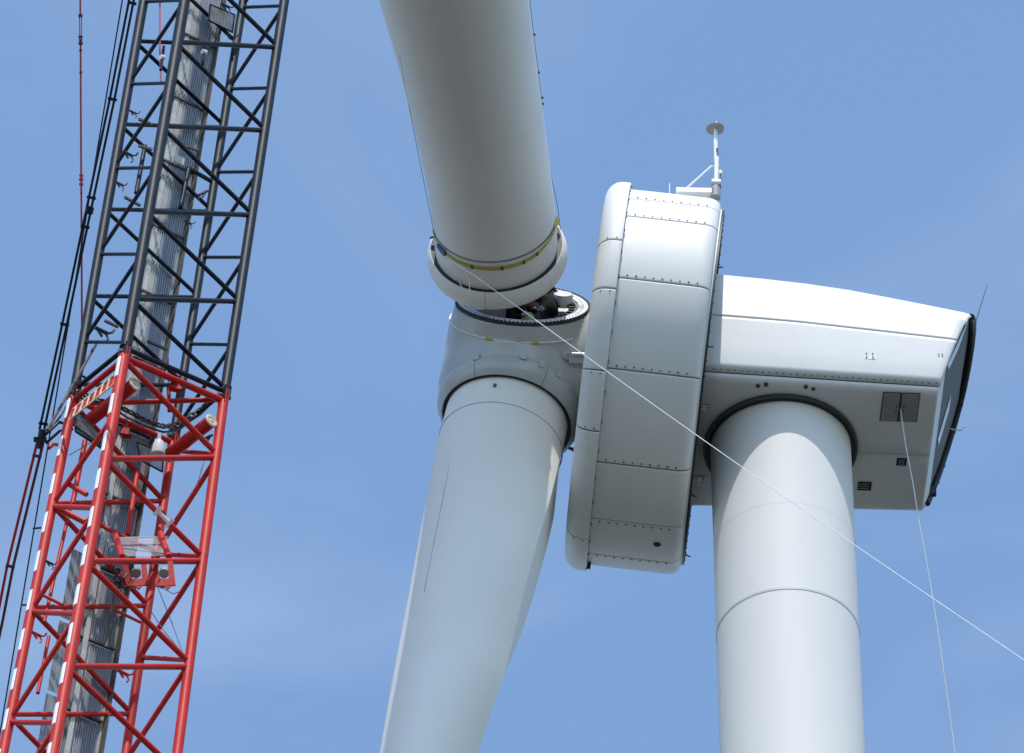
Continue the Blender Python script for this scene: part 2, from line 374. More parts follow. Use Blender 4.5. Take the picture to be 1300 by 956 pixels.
# thin whip aerials at the tail
q = RF(.1, .97, .0); q0 = hit(1238, 411, q, Y); q1 = hit(1233, 411, q, Y); q2 = hit(1253.5, 361, q, Y)
MB().tube([q1, q0, q0+(q2-q0)*.05, q2], [.012, .012, .012, .007], 6).mk('whip_aerial', 'cord', nac)
q = RF(.95, .75, 0); a_ = [hit(x_, y_, q, Y) for x_, y_ in ((1206, 544), (1212, 546), (1221, 546), (1224, 543), (1228, 540.5))]
MB().tube(a_, .013, 6).mk('wind_sensor_arm', 'mastwhite', nac)
# yaw ring
MB().lathe([(.02, 1.39), (.02, 1.44), (-.065, 1.445), (-.075, 1.435), (-.075, 1.405), (-.06, 1.39)], L(0, 0, zb(0)), Z, n=96, closed=True).mk('yaw_ring', 'ringgreen', nac, smooth=35)
MB().lathe([(.01, 1.30), (.01, 1.392), (-.062, 1.392), (-.062, 1.30)], L(0, 0, zb(0)), Z, n=96, closed=True).mk('yaw_gap', 'black', nac)

# ------------------------------------------------------------------ generator
ax = X*cos(TAU) - Z*sin(TAU); g2 = X*sin(TAU) + Z*cos(TAU)
G0 = L(-3.63, 0, 1.735)                           # on the axis, plane of the front rim
def nphi(ph): return g2*cos(ph) - Y*sin(ph)       # 0 = up, 90 deg = toward the viewer
LR = lambda prof, mb, a0, a1, n: mb.lathe(prof, G0, ax, n=n, a0=a0, a1=a1, x=g2, y=-Y)
gen = MB().lathe([(0.05, 0), (0.05, 3.34), (.12, 3.5), (.43, 3.56), (.47, 3.50), (2.0, 3.50), (2.13, 3.38), (2.15, 3.30), (2.15, 0)], G0, ax, n=160, x=g2, y=-Y).mk('generator', 'seam', turb, smooth=40)
RIM = [(-.0, 3.30), (0.012, 3.42), (.05, 3.51), (.11, 3.585), (.19, 3.64), (.28, 3.662), (.36, 3.667), (.435, 3.667), (.45, 3.66), (.45, 3.56)]
DRUM = [(.455, 3.545), (.9, 3.55), (1.4, 3.55), (1.9, 3.55), (2.00, 3.543), (2.08, 3.52), (2.14, 3.475), (2.175, 3.41), (2.18, 3.33)]
def panels(seams, prof, name, sc):
    S_ = sorted([s % 360 for s in seams]); N = len(S_)
    for i in range(N):
        a0, a1 = S_[i], S_[(i+1) % N] + (360 if i == N-1 else 0)
        gp = radians(.13); A0, A1 = radians(a0)+gp, radians(a1)-gp; e = radians(.25)
        n_in = max(3, int((a1-a0)/3.0)); angs = [A0, A0+e*.5, A0+e*1.5] + [A0+2.5*e+(A1-A0-5*e)*k/n_in for k in range(n_in+1)] + [A1-e*1.5, A1-e*.5, A1]
        dr = [.02, .005, .0005] + [0]*(n_in+1) + [.0005, .005, .02]
        vs = []; q = len(prof)
        for a, d in zip(angs, dr):
            for l_, r_ in prof: vs.append(G0 + ax*l_ + nphi(a)*(r_-d))
        fs = [(j*q+k, j*q+k+1, (j+1)*q+k+1, (j+1)*q+k) for j in range(len(angs)-1) for k in range(q-1)]
        MB().add(vs, fs).mk(name, 'grp', gen, smooth=50)
B0 = 43.5
dseams = [b_+B0 for b_ in (19.1, 32, 58.8, 87.6, 116.7, 138.3, 159.1)]
rseams = [b_+B0 for b_ in (46.3, 63.8, 88.6, 106.5, 146.3)]
panels(dseams + [232, 261, 290, 318, 346, 12, 39], DRUM, 'drum_panel', 0)
panels(rseams + [228, 262, 296, 330, 4, 44], RIM, 'rim_panel', 0)
m_ = MB()
for i, s_ in enumerate(dseams + [39, 232, 12]):
    off = -1.0 if i < 5 else 1.0
    for k in range(9):
        l_ = .62 + k*.163; nn = nphi(radians(s_+off)); q = G0 + ax*l_ + nn*3.545; m_.tube([q, q+nn*.018], .0165+rng.uniform(-.003, .002), 7)
for i, s_ in enumerate(rseams):
    off = -.9 if i in (0, 3) else .9
    for l_ in (.17, .34):
        nn = nphi(radians(s_+off)); q = G0 + ax*l_ + nn*(3.62 if l_ < .2 else 3.66); m_.tube([q, q+nn*.016], .014, 7)
for a in range(30, 220, 9):        # bolts down the step between rim and drum
    for d_ in (0, .7):
        nn = nphi(radians(a+d_)); q = G0 + ax*.455 + nn*3.60; m_.tube([q, q+ax*.02], .014, 6)
for a in range(0, 360, 5):
    nn = nphi(radians(a)); q = G0 + ax*2.245 + nn*3.26; m_.tube([q, q+ax*.018], .014, 6)
m_.mk('panel_bolt', 'bolt', gen, kind='stuff')
MB().lathe([(2.17, 3.0), (2.17, 3.34), (2.18, 3.36), (2.205, 3.36), (2.21, 3.34), (2.21, 3.0)], G0, ax, n=160, closed=True, x=g2, y=-Y).mk('rear_flange', 'grp', gen, smooth=40)
MB().lathe([(2.205, 3.2), (2.205, 3.35), (2.25, 3.35), (2.25, 3.2)], G0, ax, n=160, closed=True, x=g2, y=-Y).mk('rear_gasket', 'black', gen)
MB().lathe([(-.0, 1.2), (-.0, 3.30), (.06, 3.33)], G0, ax, n=120, x=g2, y=-Y).mk('front_cover', 'grp', gen)
nn = nphi(radians(B0+147.5)); q = G0 + ax*1.72 + nn*3.54
MB().lathe([(0, 0.005), (0.0, .07), (.02, .075), (.035, .05), (.02, .03), (.02, 0.005)], q, nn, n=16).mk('drain_cap', 'black', gen)
for a, l_ in ((B0+77, 2.24), (B0+160, 2.24), (B0+48, 2.24), (B0+127, 2.24)):
    nn = nphi(radians(a)); q = G0+ax*l_+nn*3.36; MB().tube([q-nn*.05, q+nn*.0+ax*.07, q+ax*.12], .014, 6).mk('cable_clip', 'black', gen)
nn = nphi(radians(B0+170)); q = G0+ax*.47+nn*3.6; MB().box(q, (ax, nn, np.cross(ax, nn)), (.05, .07, .06)).mk('drip_edge', 'black', gen)

# ------------------------------------------------------------------ mast on the generator
YM = -1.8
mp_ = lambda px, py: hit(px, py, O0+Y*YM, Y)
mast = MB()
mast.tube([mp_(910, 200), mp_(909.3, 232)], .045, 12).tube([mp_(909.3, 230), mp_(909, 246)], .055, 12)
mast.tube([mp_(907.6, 161), mp_(908.2, 206)], .028, 10)
mast = mast.mk('weather_mast', 'mastwhite', turb, smooth=40)
dc = mp_(908, 164)
MB().lathe([(0, 0), (0, .168), (.012, .172), (.02, .165), (.03, 0)], dc, unit(Z*.96+Y*.0-X*.05), n=40).mk('lightning_disc', 'discgrey', mast, smooth=30)
MB().tube([mp_(909.6, 154.5), mp_(910, 190)], .017, 8).mk('sensor_rod', 'mastwhite', mast)
MB().tube([mp_(909.8, 189), mp_(909.6, 193)], .024, 8).mk('clamp', 'black', mast)
MB().tube([mp_(908.8, 203.5), mp_(908.8, 208)], .026, 8).mk('clamp', 'black', mast)
for dx in (-1.4, 1.6): MB().tube([mp_(909+dx, 193), mp_(908.9+dx*.8, 204)], .008, 6).mk('cable', 'cord', mast)
m_ = MB().tube([mp_(911, 194), mp_(914, 195), mp_(918, 197)], .007, 6).mk('cable', 'discgrey', mast)
MB().tube([mp_(911, 211.5), mp_(903.5, 211), mp_(868, 242.5)], .022, 8).mk('strut', 'mastwhite', mast, smooth=30)
MB().tube([mp_(907, 213), mp_(913, 213.2)], .028, 8).mk('bracket', 'discgrey', mast)
MB().tube([mp_(914.8, 219), mp_(914.6, 238)], .012, 8).mk('sensor_rod', 'cord', mast)
MB().tube([mp_(914.9, 217), mp_(914.8, 221)], .032, 10).mk('sensor_cap', 'mastwhite', mast)
MB().box(mp_(909, 232), (X, Y, Z), (.085, .07, .035)).mk('base_block', 'mastwhite', mast)
MB().box(mp_(909, 236.2), (X, Y, Z), (.09, .08, .034)).mk('base_block', 'seam', mast)
MB().lathe([(0, 0), (0, .095), (.26, .095), (.26, 0)], mp_(908.5, 251), Z, n=20).mk('pedestal', 'discgrey', mast, smooth=40)
a_, b_ = mp_(858, 244), mp_(903, 245); MB().box((a_+b_)/2-Z*.02, (unit(b_-a_), Y, Z), (np.linalg.norm(b_-a_)/2, .1, .055)).mk('mast_beam', 'mastwhite', mast)
for (px, py) in ((864, 240.5), (872, 240.8)): MB().tube([mp_(px, py), mp_(px+4, py+.2)], .03, 8).mk('bracket', 'dullsteel', mast)
MB().tube([mp_(850, 233), mp_(850, 246)], .010, 6).mk('sensor_rod', 'mastwhite', mast)

# ------------------------------------------------------------------ hub
def idir(tilt_deg, toward, up=True):              # direction from image tilt and slant toward the viewer
    s_ = sqrt(1-toward**2); t_ = radians(tilt_deg)
    v_ = (cr*sin(t_) + cu*cos(t_)) if up else (-cr*sin(t_) - cu*cos(t_))
    return unit(v_*s_ - cf*toward)
HC = ony(660, 465, 0)
n1 = idir(2.7, .292); n2 = idir(13.5, .682, up=False); n3 = unit(-(n1+n2))
hb = MB()
hb.lathe([(-1.42*cos(pi*k/16), 1.42*sin(pi*k/16)) for k in range(17)], HC, ax, n=48)
tmp = []
def solid(prof, d, O=HC):
    return MB().lathe(prof, O, d, n=64)
S1 = solid([(-.2, 0), (-.2, 1.30), (.2, 1.43), (.75, 1.375), (1.08, 1.29), (1.2, 1.262), (1.2, 0)], n1)
S2 = solid([(-.2, 0), (-.2, 1.30), (.2, 1.45), (.8, 1.42), (1.0, 1.36), (1.12, 1.31), (1.12, 0)], n2)
S3 = solid([(-.2, 0), (-.2, 1.30), (.2, 1.43), (.8, 1.38), (1.2, 1.26), (1.2, 0)], n3)
S4 = solid([(0, 0), (0, 1.35), (.85, 1.30), (1.45, 1.28), (1.45, 0)], ax)
big = MB()
for q in (hb, S1, S2, S3, S4): big.add(q.v, q.f)
hub = big.mk('hub', 'hub', turb)
rm = hub.modifiers.new('r', 'REMESH'); rm.mode = 'VOXEL'; rm.voxel_size = .045; rm.use_smooth_shade = True
smo = hub.modifiers.new('s', 'SMOOTH'); smo.factor = .5; smo.iterations = 14
cut = MB().lathe([(-.25, 0), (-.25, 1.05), (2.0, 1.05), (2.0, 0)], HC, n1, n=64).mk('cutter', 'black', turb)
bo = hub.modifiers.new('b', 'BOOLEAN'); bo.object = cut; bo.operation = 'DIFFERENCE'; bo.solver = 'EXACT'
bpy.context.view_layer.update()
dg = bpy.context.evaluated_depsgraph_get()
me = bpy.data.meshes.new_from_object(hub.evaluated_get(dg)); hub.modifiers.clear(); hub.data = me
for p in me.polygons: p.use_smooth = True
me.set_sharp_from_angle(angle=radians(40))
bpy.data.objects.remove(cut)
me.materials.clear(); me.materials.append(MT['hub'])
x1, y1 = ortho(n1, cf)                              # x1 right-ish
if x1@cr < 0: x1, y1 = -x1, -y1
def F1(l_, r_, a): return HC + n1*l_ + (x1*cos(a) + y1*sin(a))*r_
MB().lathe([(1.17, 1.20), (1.17, 1.268), (1.195, 1.272), (1.215, 1.26), (1.215, 1.20)], HC, n1, n=128, closed=True).mk('flange_edge', 'black', hub, smooth=30)
MB().lathe([(1.15, 1.05), (1.15, 1.225), (1.228, 1.225), (1.228, 1.05)], HC, n1, n=128, closed=True).mk('bearing_ring', 'steel', hub, smooth=30)
m_ = MB()
for k in range(100):
    a = 2*pi*k/100; m_.box(F1(1.222, 1.248, a), (x1*cos(a)+y1*sin(a), -x1*sin(a)+y1*cos(a), n1), (.02, .018, .022))
m_.mk('flange_stud', 'black', hub, kind='stuff')
m_ = MB()
for k in range(64):
    a = 2*pi*k/64; m_.tube([F1(1.228, 1.13, a), F1(1.231, 1.13, a)], .016, 6)
m_.mk('bolt_hole', 'black', hub, kind='stuff')
MB().lathe([(1.2, 1.05), (.9, 1.05), (.9, 1.03), (1.2, 1.03)], HC, n1, n=96, closed=True).mk('gear_ring', 'dullsteel', hub, smooth=30)
m_ = MB()
for k in range(80):
    a = 2*pi*k/80; m_.box(F1(1.17, 1.015, a), (x1*cos(a)+y1*sin(a), -x1*sin(a)+y1*cos(a), n1), (.022, .014, .04))
m_.mk('gear_tooth', 'dullsteel', hub, kind='stuff')
MB().lathe([(-.2, 0), (-.2, 1.04), (-.23, 1.04), (-.23, 0)], HC, n1, n=48).mk('hub_floor', 'black', hub)
# machinery seen in the opening
def F1p(px, py, l_): return hit(px, py, HC+n1*l_, n1)
c = F1p(714, 389, 1.1); MB().lathe([(-.3, 0), (-.3, .19), (.22, .19), (.25, .17), (.25, 0)], c, n1, n=28).mk('pitch_motor', 'steel', hub, smooth=40)
m_ = MB()
for k in range(12):
    a = radians(-55+k*10); q = F1(1.15, .92, a); m_.box(q, (x1*cos(a)+y1*sin(a), -x1*sin(a)+y1*cos(a), n1), (.06, .022, .04))
m_.mk('cable_lug', 'black', hub)
for (px, py, l_, hx_, hy_, hz_, mm) in ((608, 391, 1.16, .15, .30, .05, 'boxwhite'), (628, 395, 1.20, .20, .16, .10, 'boxwhite'), (629, 389, 1.22, .19, .14, .07, 'dullsteel'), (632, 384, 1.25, .20, .12, .05, 'boxwhite'), (641, 390, 1.2, .03, .32, .10, 'boxwhite'), (647, 385, 1.2, .07, .2, .08, 'boxwhite'), (722, 400, 1.05, .2, .12, .1, 'steel')):
    MB().box(F1p(px, py, l_), (x1, y1, n1), (hx_, hy_, hz_)).mk('control_box', mm, hub)
for k in range(5):
    q = F1p(617+k*2.6, 386, 1.26); MB().tube([q, q+n1*.07], .016, 8).mk('cable_gland', 'dullsteel', hub)
c = F1p(683, 381, 1.15); m_ = MB().lathe([(0.02*k, .13 + (.012 if k % 2 else 0)) for k in range(12)] + [(.22, 0)], c, unit(n1+.1*cr), n=20); m_.mk('ribbed_sleeve', 'ribbed', hub, smooth=30)
# cable loop round the neck with yellow tags
MB().lathe([(.86, 1.345), (.86, 1.365), (.875, 1.37), (.885, 1.36), (.88, 1.335)], HC, n1, n=128, closed=True).mk('strap_cable', 'rope', hub, smooth=40)
for (px, a_) in ((621, 0), (680, 0), (731, 0)):
    a = math.acos(max(-1, min(1, (px-661.5)/ (1.36*68))))
    a = a if (y1@cf) < 0 else -a
    m_ = MB(); m_.lathe([(.845, 1.35), (.845, 1.378), (.895, 1.372), (.895, 1.34)], HC, n1, n=6, a0=a-.045, a1=a+.045, x=x1, y=y1, closed=True, capends=True); m_.mk('yellow_tag', 'yellow', hub)
from mathutils.bvhtree import BVHTree
_ho = ORG[hub.name]; _bv = BVHTree.FromPolygons([v.co[:] for v in hub.data.vertices], [p.vertices[:] for p in hub.data.polygons])
def onhub(px, py):
    r_ = unit(ray(px, py)); h_ = _bv.ray_cast(Vector(cam_pos-_ho), Vector(r_))
    return np.array(h_[0])+_ho, np.array(h_[1])
# boss with rod towards the generator
q, qn = onhub(717.5, 452); bd = unit(-cf*.8 + cr*.5)
MB().lathe([(-.12, .09), (.05, .09), (.08, .065), (.08, 0)], q, bd, n=20).mk('lifting_boss', 'hub', hub, smooth=40)
q2_ = at(731, 455, (q-cam_pos)@cf); MB().box(q2_, (cr, cu, cf), (.13, .09, .09)).mk('bracket_box', 'hub', hub)
MB().tube([at(726, 449.5, (q-cam_pos)@cf-.1), at(742, 450, (q-cam_pos)@cf-.1)], .035, 10).mk('locking_rod', 'steel', hub, smooth=40)
q, qn = onhub(658, 430); MB().lathe([(-.01, 0), (-.01, .055), (.02, .055), (.022, .035), (.01, .03), (.01, 0)], q, qn, n=16).mk('plug', 'hub', hub, smooth=40)
# lower rain collar
x2, y2 = ortho(n2, cf)
if x2@cr < 0: x2, y2 = -x2, -y2
COL = [(.98, 1.20), (.98, 1.30), (1.03, 1.345), (1.12, 1.365), (1.24, 1.355), (1.34, 1.31), (1.41, 1.26), (1.435, 1.238), (1.43, 1.224), (1.30, 1.222)]
seg = 0
for k in range(6):
    a0 = radians(k*60+8); MB().lathe(COL, HC, n2, n=20, a0=a0+.004, a1=a0+radians(60)-.004, x=x2, y=y2, closed=True, capends=True).mk('rain_collar', 'hub', hub, smooth=40)
MB().lathe([(1.25, 1.10), (1.25, 1.222), (1.412, 1.222), (1.417, 1.10)], HC, n2, n=96, closed=True).mk('root_gap', 'black', hub)
# gussets round the collar
for (px, py) in ((606, 450), (665, 449), (689, 459), (710, 472), (725, 489)):
    q, qn = onhub(px, py); e = unit(q - HC - n2*((q-HC)@n2)); tt = np.cross(n2, e)
    poly = [q + n2*.16 - qn*.05 - tt*.06, q + n2*.14 + qn*.02 - tt*.06, q - n2*.01 + qn*.018 - tt*.06, q - n2*.08 - qn*.03 - tt*.06]
    MB().prism(poly, tt*.12).mk('gusset', 'hub', hub)

# lower blade ----------------------------------------------------
def pchip(xs, ys, q):
    xs, ys = np.array(xs, float), np.array(ys, float); h = np.diff(xs); dl = np.diff(ys)/h; m = np.zeros(len(xs))
    for i in range(1, len(xs)-1):
        if dl[i-1]*dl[i] > 0: w1, w2 = 2*h[i]+h[i-1], h[i]+2*h[i-1]; m[i] = (w1+w2)/(w1/dl[i-1]+w2/dl[i])
    m[0], m[-1] = dl[0], dl[-1]
    i = min(max(int(np.searchsorted(xs, q))-1, 0), len(xs)-2); t_ = (q-xs[i])/h[i]
    return (2*t_**3-3*t_**2+1)*ys[i] + (t_**3-2*t_**2+t_)*h[i]*m[i] + (-2*t_**3+3*t_**2)*ys[i+1] + (t_**3-t_**2)*h[i]*m[i+1]
def st_at(tab, l_): return [pchip([r[0] for r in tab], [r[k] for r in tab], l_) for k in range(1, len(tab[0]))]
def front_ellipse(Lf, P1x, ang):
    w_ = (P1x+Lf)/(1+cos(radians(ang))); return w_-Lf, w_
def blade_sections(BO, d, x, y, tab, n=44):
    # table rows: l, left extent, x of the near trailing corner, its angle on the front ellipse, front depth, far corner x, far corner y, back depth
    l0, l1 = tab[0][0], tab[-1][0]; ls = list(np.arange(l0, min(12, l1), .3)) + list(np.linspace(min(12, l1), l1, 24)); vs = []
    for l_ in ls:
        Lf, P1x, ang, df, x2_, y2_, bk = st_at(tab, l_)
        c, w_ = front_ellipse(Lf, P1x, ang); pts = []; a1 = 2*pi - radians(ang)
        for k in range(n):
            a = pi + (a1-pi)*k/(n-1); pts.append((c + w_*cos(a), df*sin(a)))
        e0 = pts[-1]; nk = 6
        for k in range(1, nk+1): pts.append((e0[0]+(x2_-e0[0])*k/nk, e0[1]+(y2_-e0[1])*k/nk))
        P = V(x2_, y2_); Q = V(c-w_, 0.0); C1 = V(x2_-.55*w_, bk); C2 = V(c-w_, bk*.85)
        for k in range(1, n//2):
            u_ = k/(n//2); q = (1-u_)**3*P + 3*(1-u_)**2*u_*C1 + 3*(1-u_)*u_**2*C2 + u_**3*Q
            pts.append(tuple(q))
        vs += [BO + d*l_ + x*p[0] + y*p[1] for p in pts]; m = len(pts)
    fs = [(j*m+i, j*m+(i+1) % m, (j+1)*m+(i+1) % m, (j+1)*m+i) for j in range(len(ls)-1) for i in range(m)]
    fs.append(tuple(range(m))); fs.append(tuple((len(ls)-1)*m+i for i in range(m)))
    mb = MB(); mb.add(vs, fs)
    return mb
# blade cross-sections are taken in x = sideways (right in the photo), y = away from the viewer
xb = unit(cr - n2*(cr@n2)); yb = np.cross(n2, xb)
if yb@cf < 0: yb = -yb
RB = 1.168
stations = [
 (1.30, 1.15, 1.145, 0, 1.15, 1.0, .60, 1.30),
 (1.95, 1.162, 1.155, 0, RB, 1.0, .60, 1.30),
 (2.3, 1.165, 1.175, 10, 1.17, 1.08, .80, 1.35),
 (2.9, 1.15, 1.22, 26, 1.17, 1.13, .98, 1.5),
 (3.7, 1.115, 1.245, 36, 1.18, 1.12, 1.0, 1.5),
 (4.7, 1.075, 1.22, 40, 1.18, 1.09, 1.0, 1.5),
 (5.6, 1.035, 1.185, 40, 1.18, 1.04, 1.0, 1.5),
 (6.5, .998, 1.165, 38, 1.2, .93, 1.05, 1.5),
 (7.2, .97, 1.165, 36, 1.22, .83, 1.1, 1.5),
 (8.3, .925, 1.16, 34, 1.25, .66, 1.2, 1.5),
 (9.0, .89, 1.08, 30, 1.3, .55, 1.3, 1.5),
 (11, .78, .90, 10, 1.4, .5, 1.5, 1.6),
 (18, .42, .5, 0, 1.5, .4, 1.55, 1.6),
 (35, .2, .22, 0, 1.0, .18, 1.0, 1.02),
 (54, .05, .05, 0, .3, .04, .3, .31)]
blade2 = blade_sections(HC, n2, xb, yb, stations).mk('rotor_blade', 'blade', turb, smooth=22)
# joint line near the root and the sticker
MB().lathe([(2.085, RB-.02), (2.085, RB+.004), (2.097, RB+.004), (2.097, RB-.02)], HC, n2, n=128, closed=True).mk('root_joint', 'seam', blade2)
c = hit(628.2, 489, HC+n2*1.6 - yb*RB, yb)
MB().box(c, (xb, n2, yb), (.03, .035, .01)).mk('green_sticker', 'green', blade2)
def surf_line(BO, d, x, y, st, pix, r_, name, material, parent):
    pts = []
    for (px, py) in pix:
        # march the view ray to the front ellipse of the section it meets
        best = None
        for it in range(400):
            dep = 185.5 + it*.02; P = at(px, py, dep) - BO; l_ = P@d; xx = P@x; yy = P@y
            Lf, Rt, an_, df = st_at(st, l_)[:4]; c_, w_ = front_ellipse(Lf, Rt, an_)
            if ((xx-c_)/w_)**2 + (yy/df)**2 < 1.0: best = P + BO; break
        if best is not None: pts.append(best - cf*.004)
    if len(pts) > 1: return MB().tube(pts, r_, 6).mk(name, material, parent)
surf_line(HC, n2, xb, yb, stations, [(571.5+(515-571.5)*k/12, 587+(868-587)*k/12) for k in range(13)], .006, 'laminate_seam', 'seam', blade2)
# dark hose behind the blade root
p_ = [hit(px, py, HC+cf*.6, cf) for px, py in ((714, 574), (720, 568), (726, 570), (733, 574))]
MB().tube(p_, .035, 10).mk('hydraulic_hose', 'black', hub, smooth=40)

# ------------------------------------------------------------------ lifted blade
db = idir(-5.2, .70)
FC = HC + n1*1.2
d0 = (FC - cam_pos)@cf - .45
BC = at(630.5, 313.8, d0)
lb = thing('rotor_blade', 'hanging pale grey rotor blade held horizontal just above the open hub', 'rotor blade', BC)
xl = unit(cr - db*(cr@db)); yl = np.cross(db, xl)
if yl@cf < 0: yl = -yl
# in this frame -y faces the viewer
stU = [
 (-.42, 1.15, 1.145, 0, 1.15, .97, .60, 1.30),
 (.72, 1.15, 1.145, 0, 1.15, .97, .60, 1.30),
 (1.3, 1.165, 1.14, 0, 1.15, .97, .60, 1.32),
 (2.2, 1.22, 1.115, 0, 1.16, .95, .62, 1.36),
 (3.2, 1.31, 1.085, 0, 1.17, .90, .64, 1.4),
 (4.2, 1.42, 1.055, 0, 1.18, .88, .66, 1.42),
 (5.2, 1.545, 1.025, 0, 1.18, .85, .66, 1.42),
 (6.6, 1.74, .985, 0, 1.18, .8, .66, 1.42),
 (9, 2.0, .9, 0, 1.15, .7, .6, 1.36),
 (14, 1.9, .8, 0, 1.0, .64, .5, 1.1),
 (30, 1.2, .5, 0, .55, .4, .25, .55),
 (54, .2, .1, 0, .08, .08, .03, .08)]
ub = blade_sections(BC, db, xl, yl, stU).mk('blade_shell', 'blade', lb, smooth=28)
for l_, wd in ((.70, .016), (.735, .008)):
    MB().lathe([(l_, 1.13), (l_, 1.156), (l_+wd, 1.156), (l_+wd, 1.13)], BC, db, n=128, closed=True).mk('root_joint', 'seam', lb)
CU = [(-.42, 1.16), (-.42, 1.235), (-.38, 1.28), (-.29, 1.312), (-.17, 1.318), (-.07, 1.295), (-.0, 1.255), (.022, 1.242), (.016, 1.230), (-.12, 1.228)]
for k in range(6):
    a0 = radians(k*60+20); MB().lathe(CU, BC, db, n=20, a0=a0+.003, a1=a0+radians(60)-.003, x=xl, y=yl, closed=True, capends=True).mk('rain_collar', 'blade', lb, smooth=40)
MB().lathe([(-.2, 1.12), (-.2, 1.226), (.006, 1.228), (.008, 1.12)], BC, db, n=96, closed=True).mk('root_gap', 'black', lb)
MB().lathe([(-.43, 0), (-.43, 1.16), (-.40, 1.16), (-.40, 0)], BC, db, n=64).mk('root_plate', 'dullsteel', lb)
m_ = MB()
for k in range(60):
    a = 2*pi*k/60; q = BC - db*.43 + (xl*cos(a)+yl*sin(a))*1.06; m_.tube([q, q-db*.16], .018, 6)
m_.mk('root_stud', 'steel', lb, kind='stuff')
# two thin control cords on the blade and its small studs
surf_line(BC, db, xl, yl, stU, [(496+(553-496)*k/10, 8+(306-8)*k/10 + 6*sin(pi*k/10)) for k in range(11)], .005, 'cord', 'cord', lb)
e_ = lambda px, py: hit(px, py, BC + cf*.15, cf)
MB().tube([e_(671.5, -10), e_(677.5, 44), e_(683.5, 92), e_(688, 132), e_(693, 185), e_(700, 225), (e_(708, 262)), e_(711.5, 292)], .006, 6).mk('cord', 'cord', lb)
for (px, py) in ((678, 44), (683.4, 92), (688, 124), (687.5, 132)): MB().box(e_(px, py), (cr, cu, cf), (.03 if py != 132 else .05, .018, .02)).mk('cord_clip', 'black', lb)
MB().box(e_(549.5, 301), (unit(cr+.4*cu), cu, cf), (.06, .02, .03)).mk('cord_clip', 'bolt', lb)

# strap round the root ------------------------------------------
st_ = thing('tension_strap', 'yellow webbing strap with a blue ratchet drawn round the root of the hanging blade', 'strap', BC+db*.5)
A1 = radians(-172); A2 = radians(-6)
def strap_pt(a, l_, r_): return BC + db*l_ + (xl*cos(a) + yl*sin(a))*r_
def strap_seg(a0, a1, n, material, name, wd=.042, r0=1.152, r1=1.168, fl=None):
    vs = []
    for k in range(n+1):
        a = a0+(a1-a0)*k/n; lc = .56 + .10*abs(cos(a))**3
        w_ = wd*(1-.55*abs(cos(a))**2)
        for (dl, rr) in ((-w_, r0), (-w_, r1), (w_, r1), (w_, r0)): vs.append(strap_pt(a, lc+dl, rr))
    fs = [(k*4+i, k*4+(i+1) % 4, (k+1)*4+(i+1) % 4, (k+1)*4+i) for k in range(n) for i in range(4)] + [(0, 1, 2, 3), (n*4, n*4+1, n*4+2, n*4+3)]
    return MB().add(vs, fs).mk(name, material, st_, smooth=50)
strap_seg(A1, A2, 60, 'yellow', 'webbing')
strap_seg(radians(-153), radians(-141), 6, 'blue', 'ratchet', wd=.085, r0=1.16, r1=1.21)
for a in (-111, -83, -62, -47): strap_seg(radians(a-1.1), radians(a+1.1), 2, 'ringgreen', 'buckle', wd=.044, r0=1.165, r1=1.182)
q = e_(706.5, 281); MB().lathe([(-.08, 0), (-.08, .05), (.08, .05), (.08, 0)], q, unit(cu-.3*cr), n=16).mk('spare_roll', 'yellow', st_, smooth=40)
p0_ = strap_pt(radians(-118), .5, 1.18)
MB().tube([p0_, hit(596, 352, p0_, cf), hit(596.2, 366, p0_-cf*.05, cf), hit(594.5, 374, p0_-cf*.1, cf)], .012, 6).mk('loose_end', 'rope', st_)
MB().tube([hit(583, 358, p0_, cf), hit(587.5, 367, p0_-cf*.15, cf)], .008, 6).mk('loose_end', 'rope', st_)

# tag lines ------------------------------------------------------
ps = strap_pt(radians(-135), .52, 1.19)
dp0 = (ps-cam_pos)@cf
pts = []
for k in range(0, 41):
    u_ = k/40; px = 575+(1700-575)*u_; py = 330+(1118-330)*u_ + 6*sin(pi*min(1, u_*1.55)); pts.append(at(px, py, dp0-.05-34*u_))
pts[0] = ps
MB().tube(pts, .0085, 6).mk('tag_line', 'rope', smooth=50, label='long white tag line stretched from the hanging blade down across drum and tower', category='rope')
# hatch rope
q0 = L(2.14, -1.2, zb(2)-.03)
dp = (q0-cam_pos)@cf; pts = [q0]
for (px, py) in ((1150, 567), (1155, 592), (1160.5, 622), (1166.3, 660), (1175, 705), (1183, 752), (1192, 810), (1200.5, 870), (1213, 960), (1226, 1060), (1240, 1180)): 
    pts.append(at(px, py, dp - (py-530)*.008))
MB().tube(pts, .0095, 6).mk('hoist_line', 'rope', smooth=50, label='thin white line hanging from the hatch under the rear of the nacelle', category='rope')

exec_marker = True
# ------------------------------------------------------------------ crane boom
c0 = V(-6.78532657, 137.99189727, 132.30741874)
bz = V(-0.15840971, -0.10366596, 0.98191636); e1 = V(0.71105572, 0.67800779, 0.18629332); e2 = V(-0.68505921, 0.72770791, -0.03369075)
bz = V(*bz); W1, W2 = 2.52019, 1.43289
SG = dict(B=(-1, -1), D=(1, -1), A=(-1, 1), C=(1, 1))
def CP(ch, t_, ins=1.0):
    k = 1-.0016*t_ if t_ > 0 else 1-.01168*t_
    dr = .35*t_
    s1, s2 = SG[ch]
    return c0 + bz*t_ + e1*(s1*k*W1/2*ins+dr) + e2*(s2*k*W2/2*ins)
bdir = unit(bz + e1*.35)
nface = unit(np.cross(e1, bdir))                 # normal of the near/far faces
if nface@cf < 0: nface = -nface
def onb(px, py, v_): return hit(px, py, c0 + nface*v_, nface)
boom = thing('crane_boom', 'slanting lattice crane boom, black in its upper part and red below', 'crane', tuple(c0 - bz*14))
TOP, BOT = 15.5, -13.5
RC = .112
chords = {}
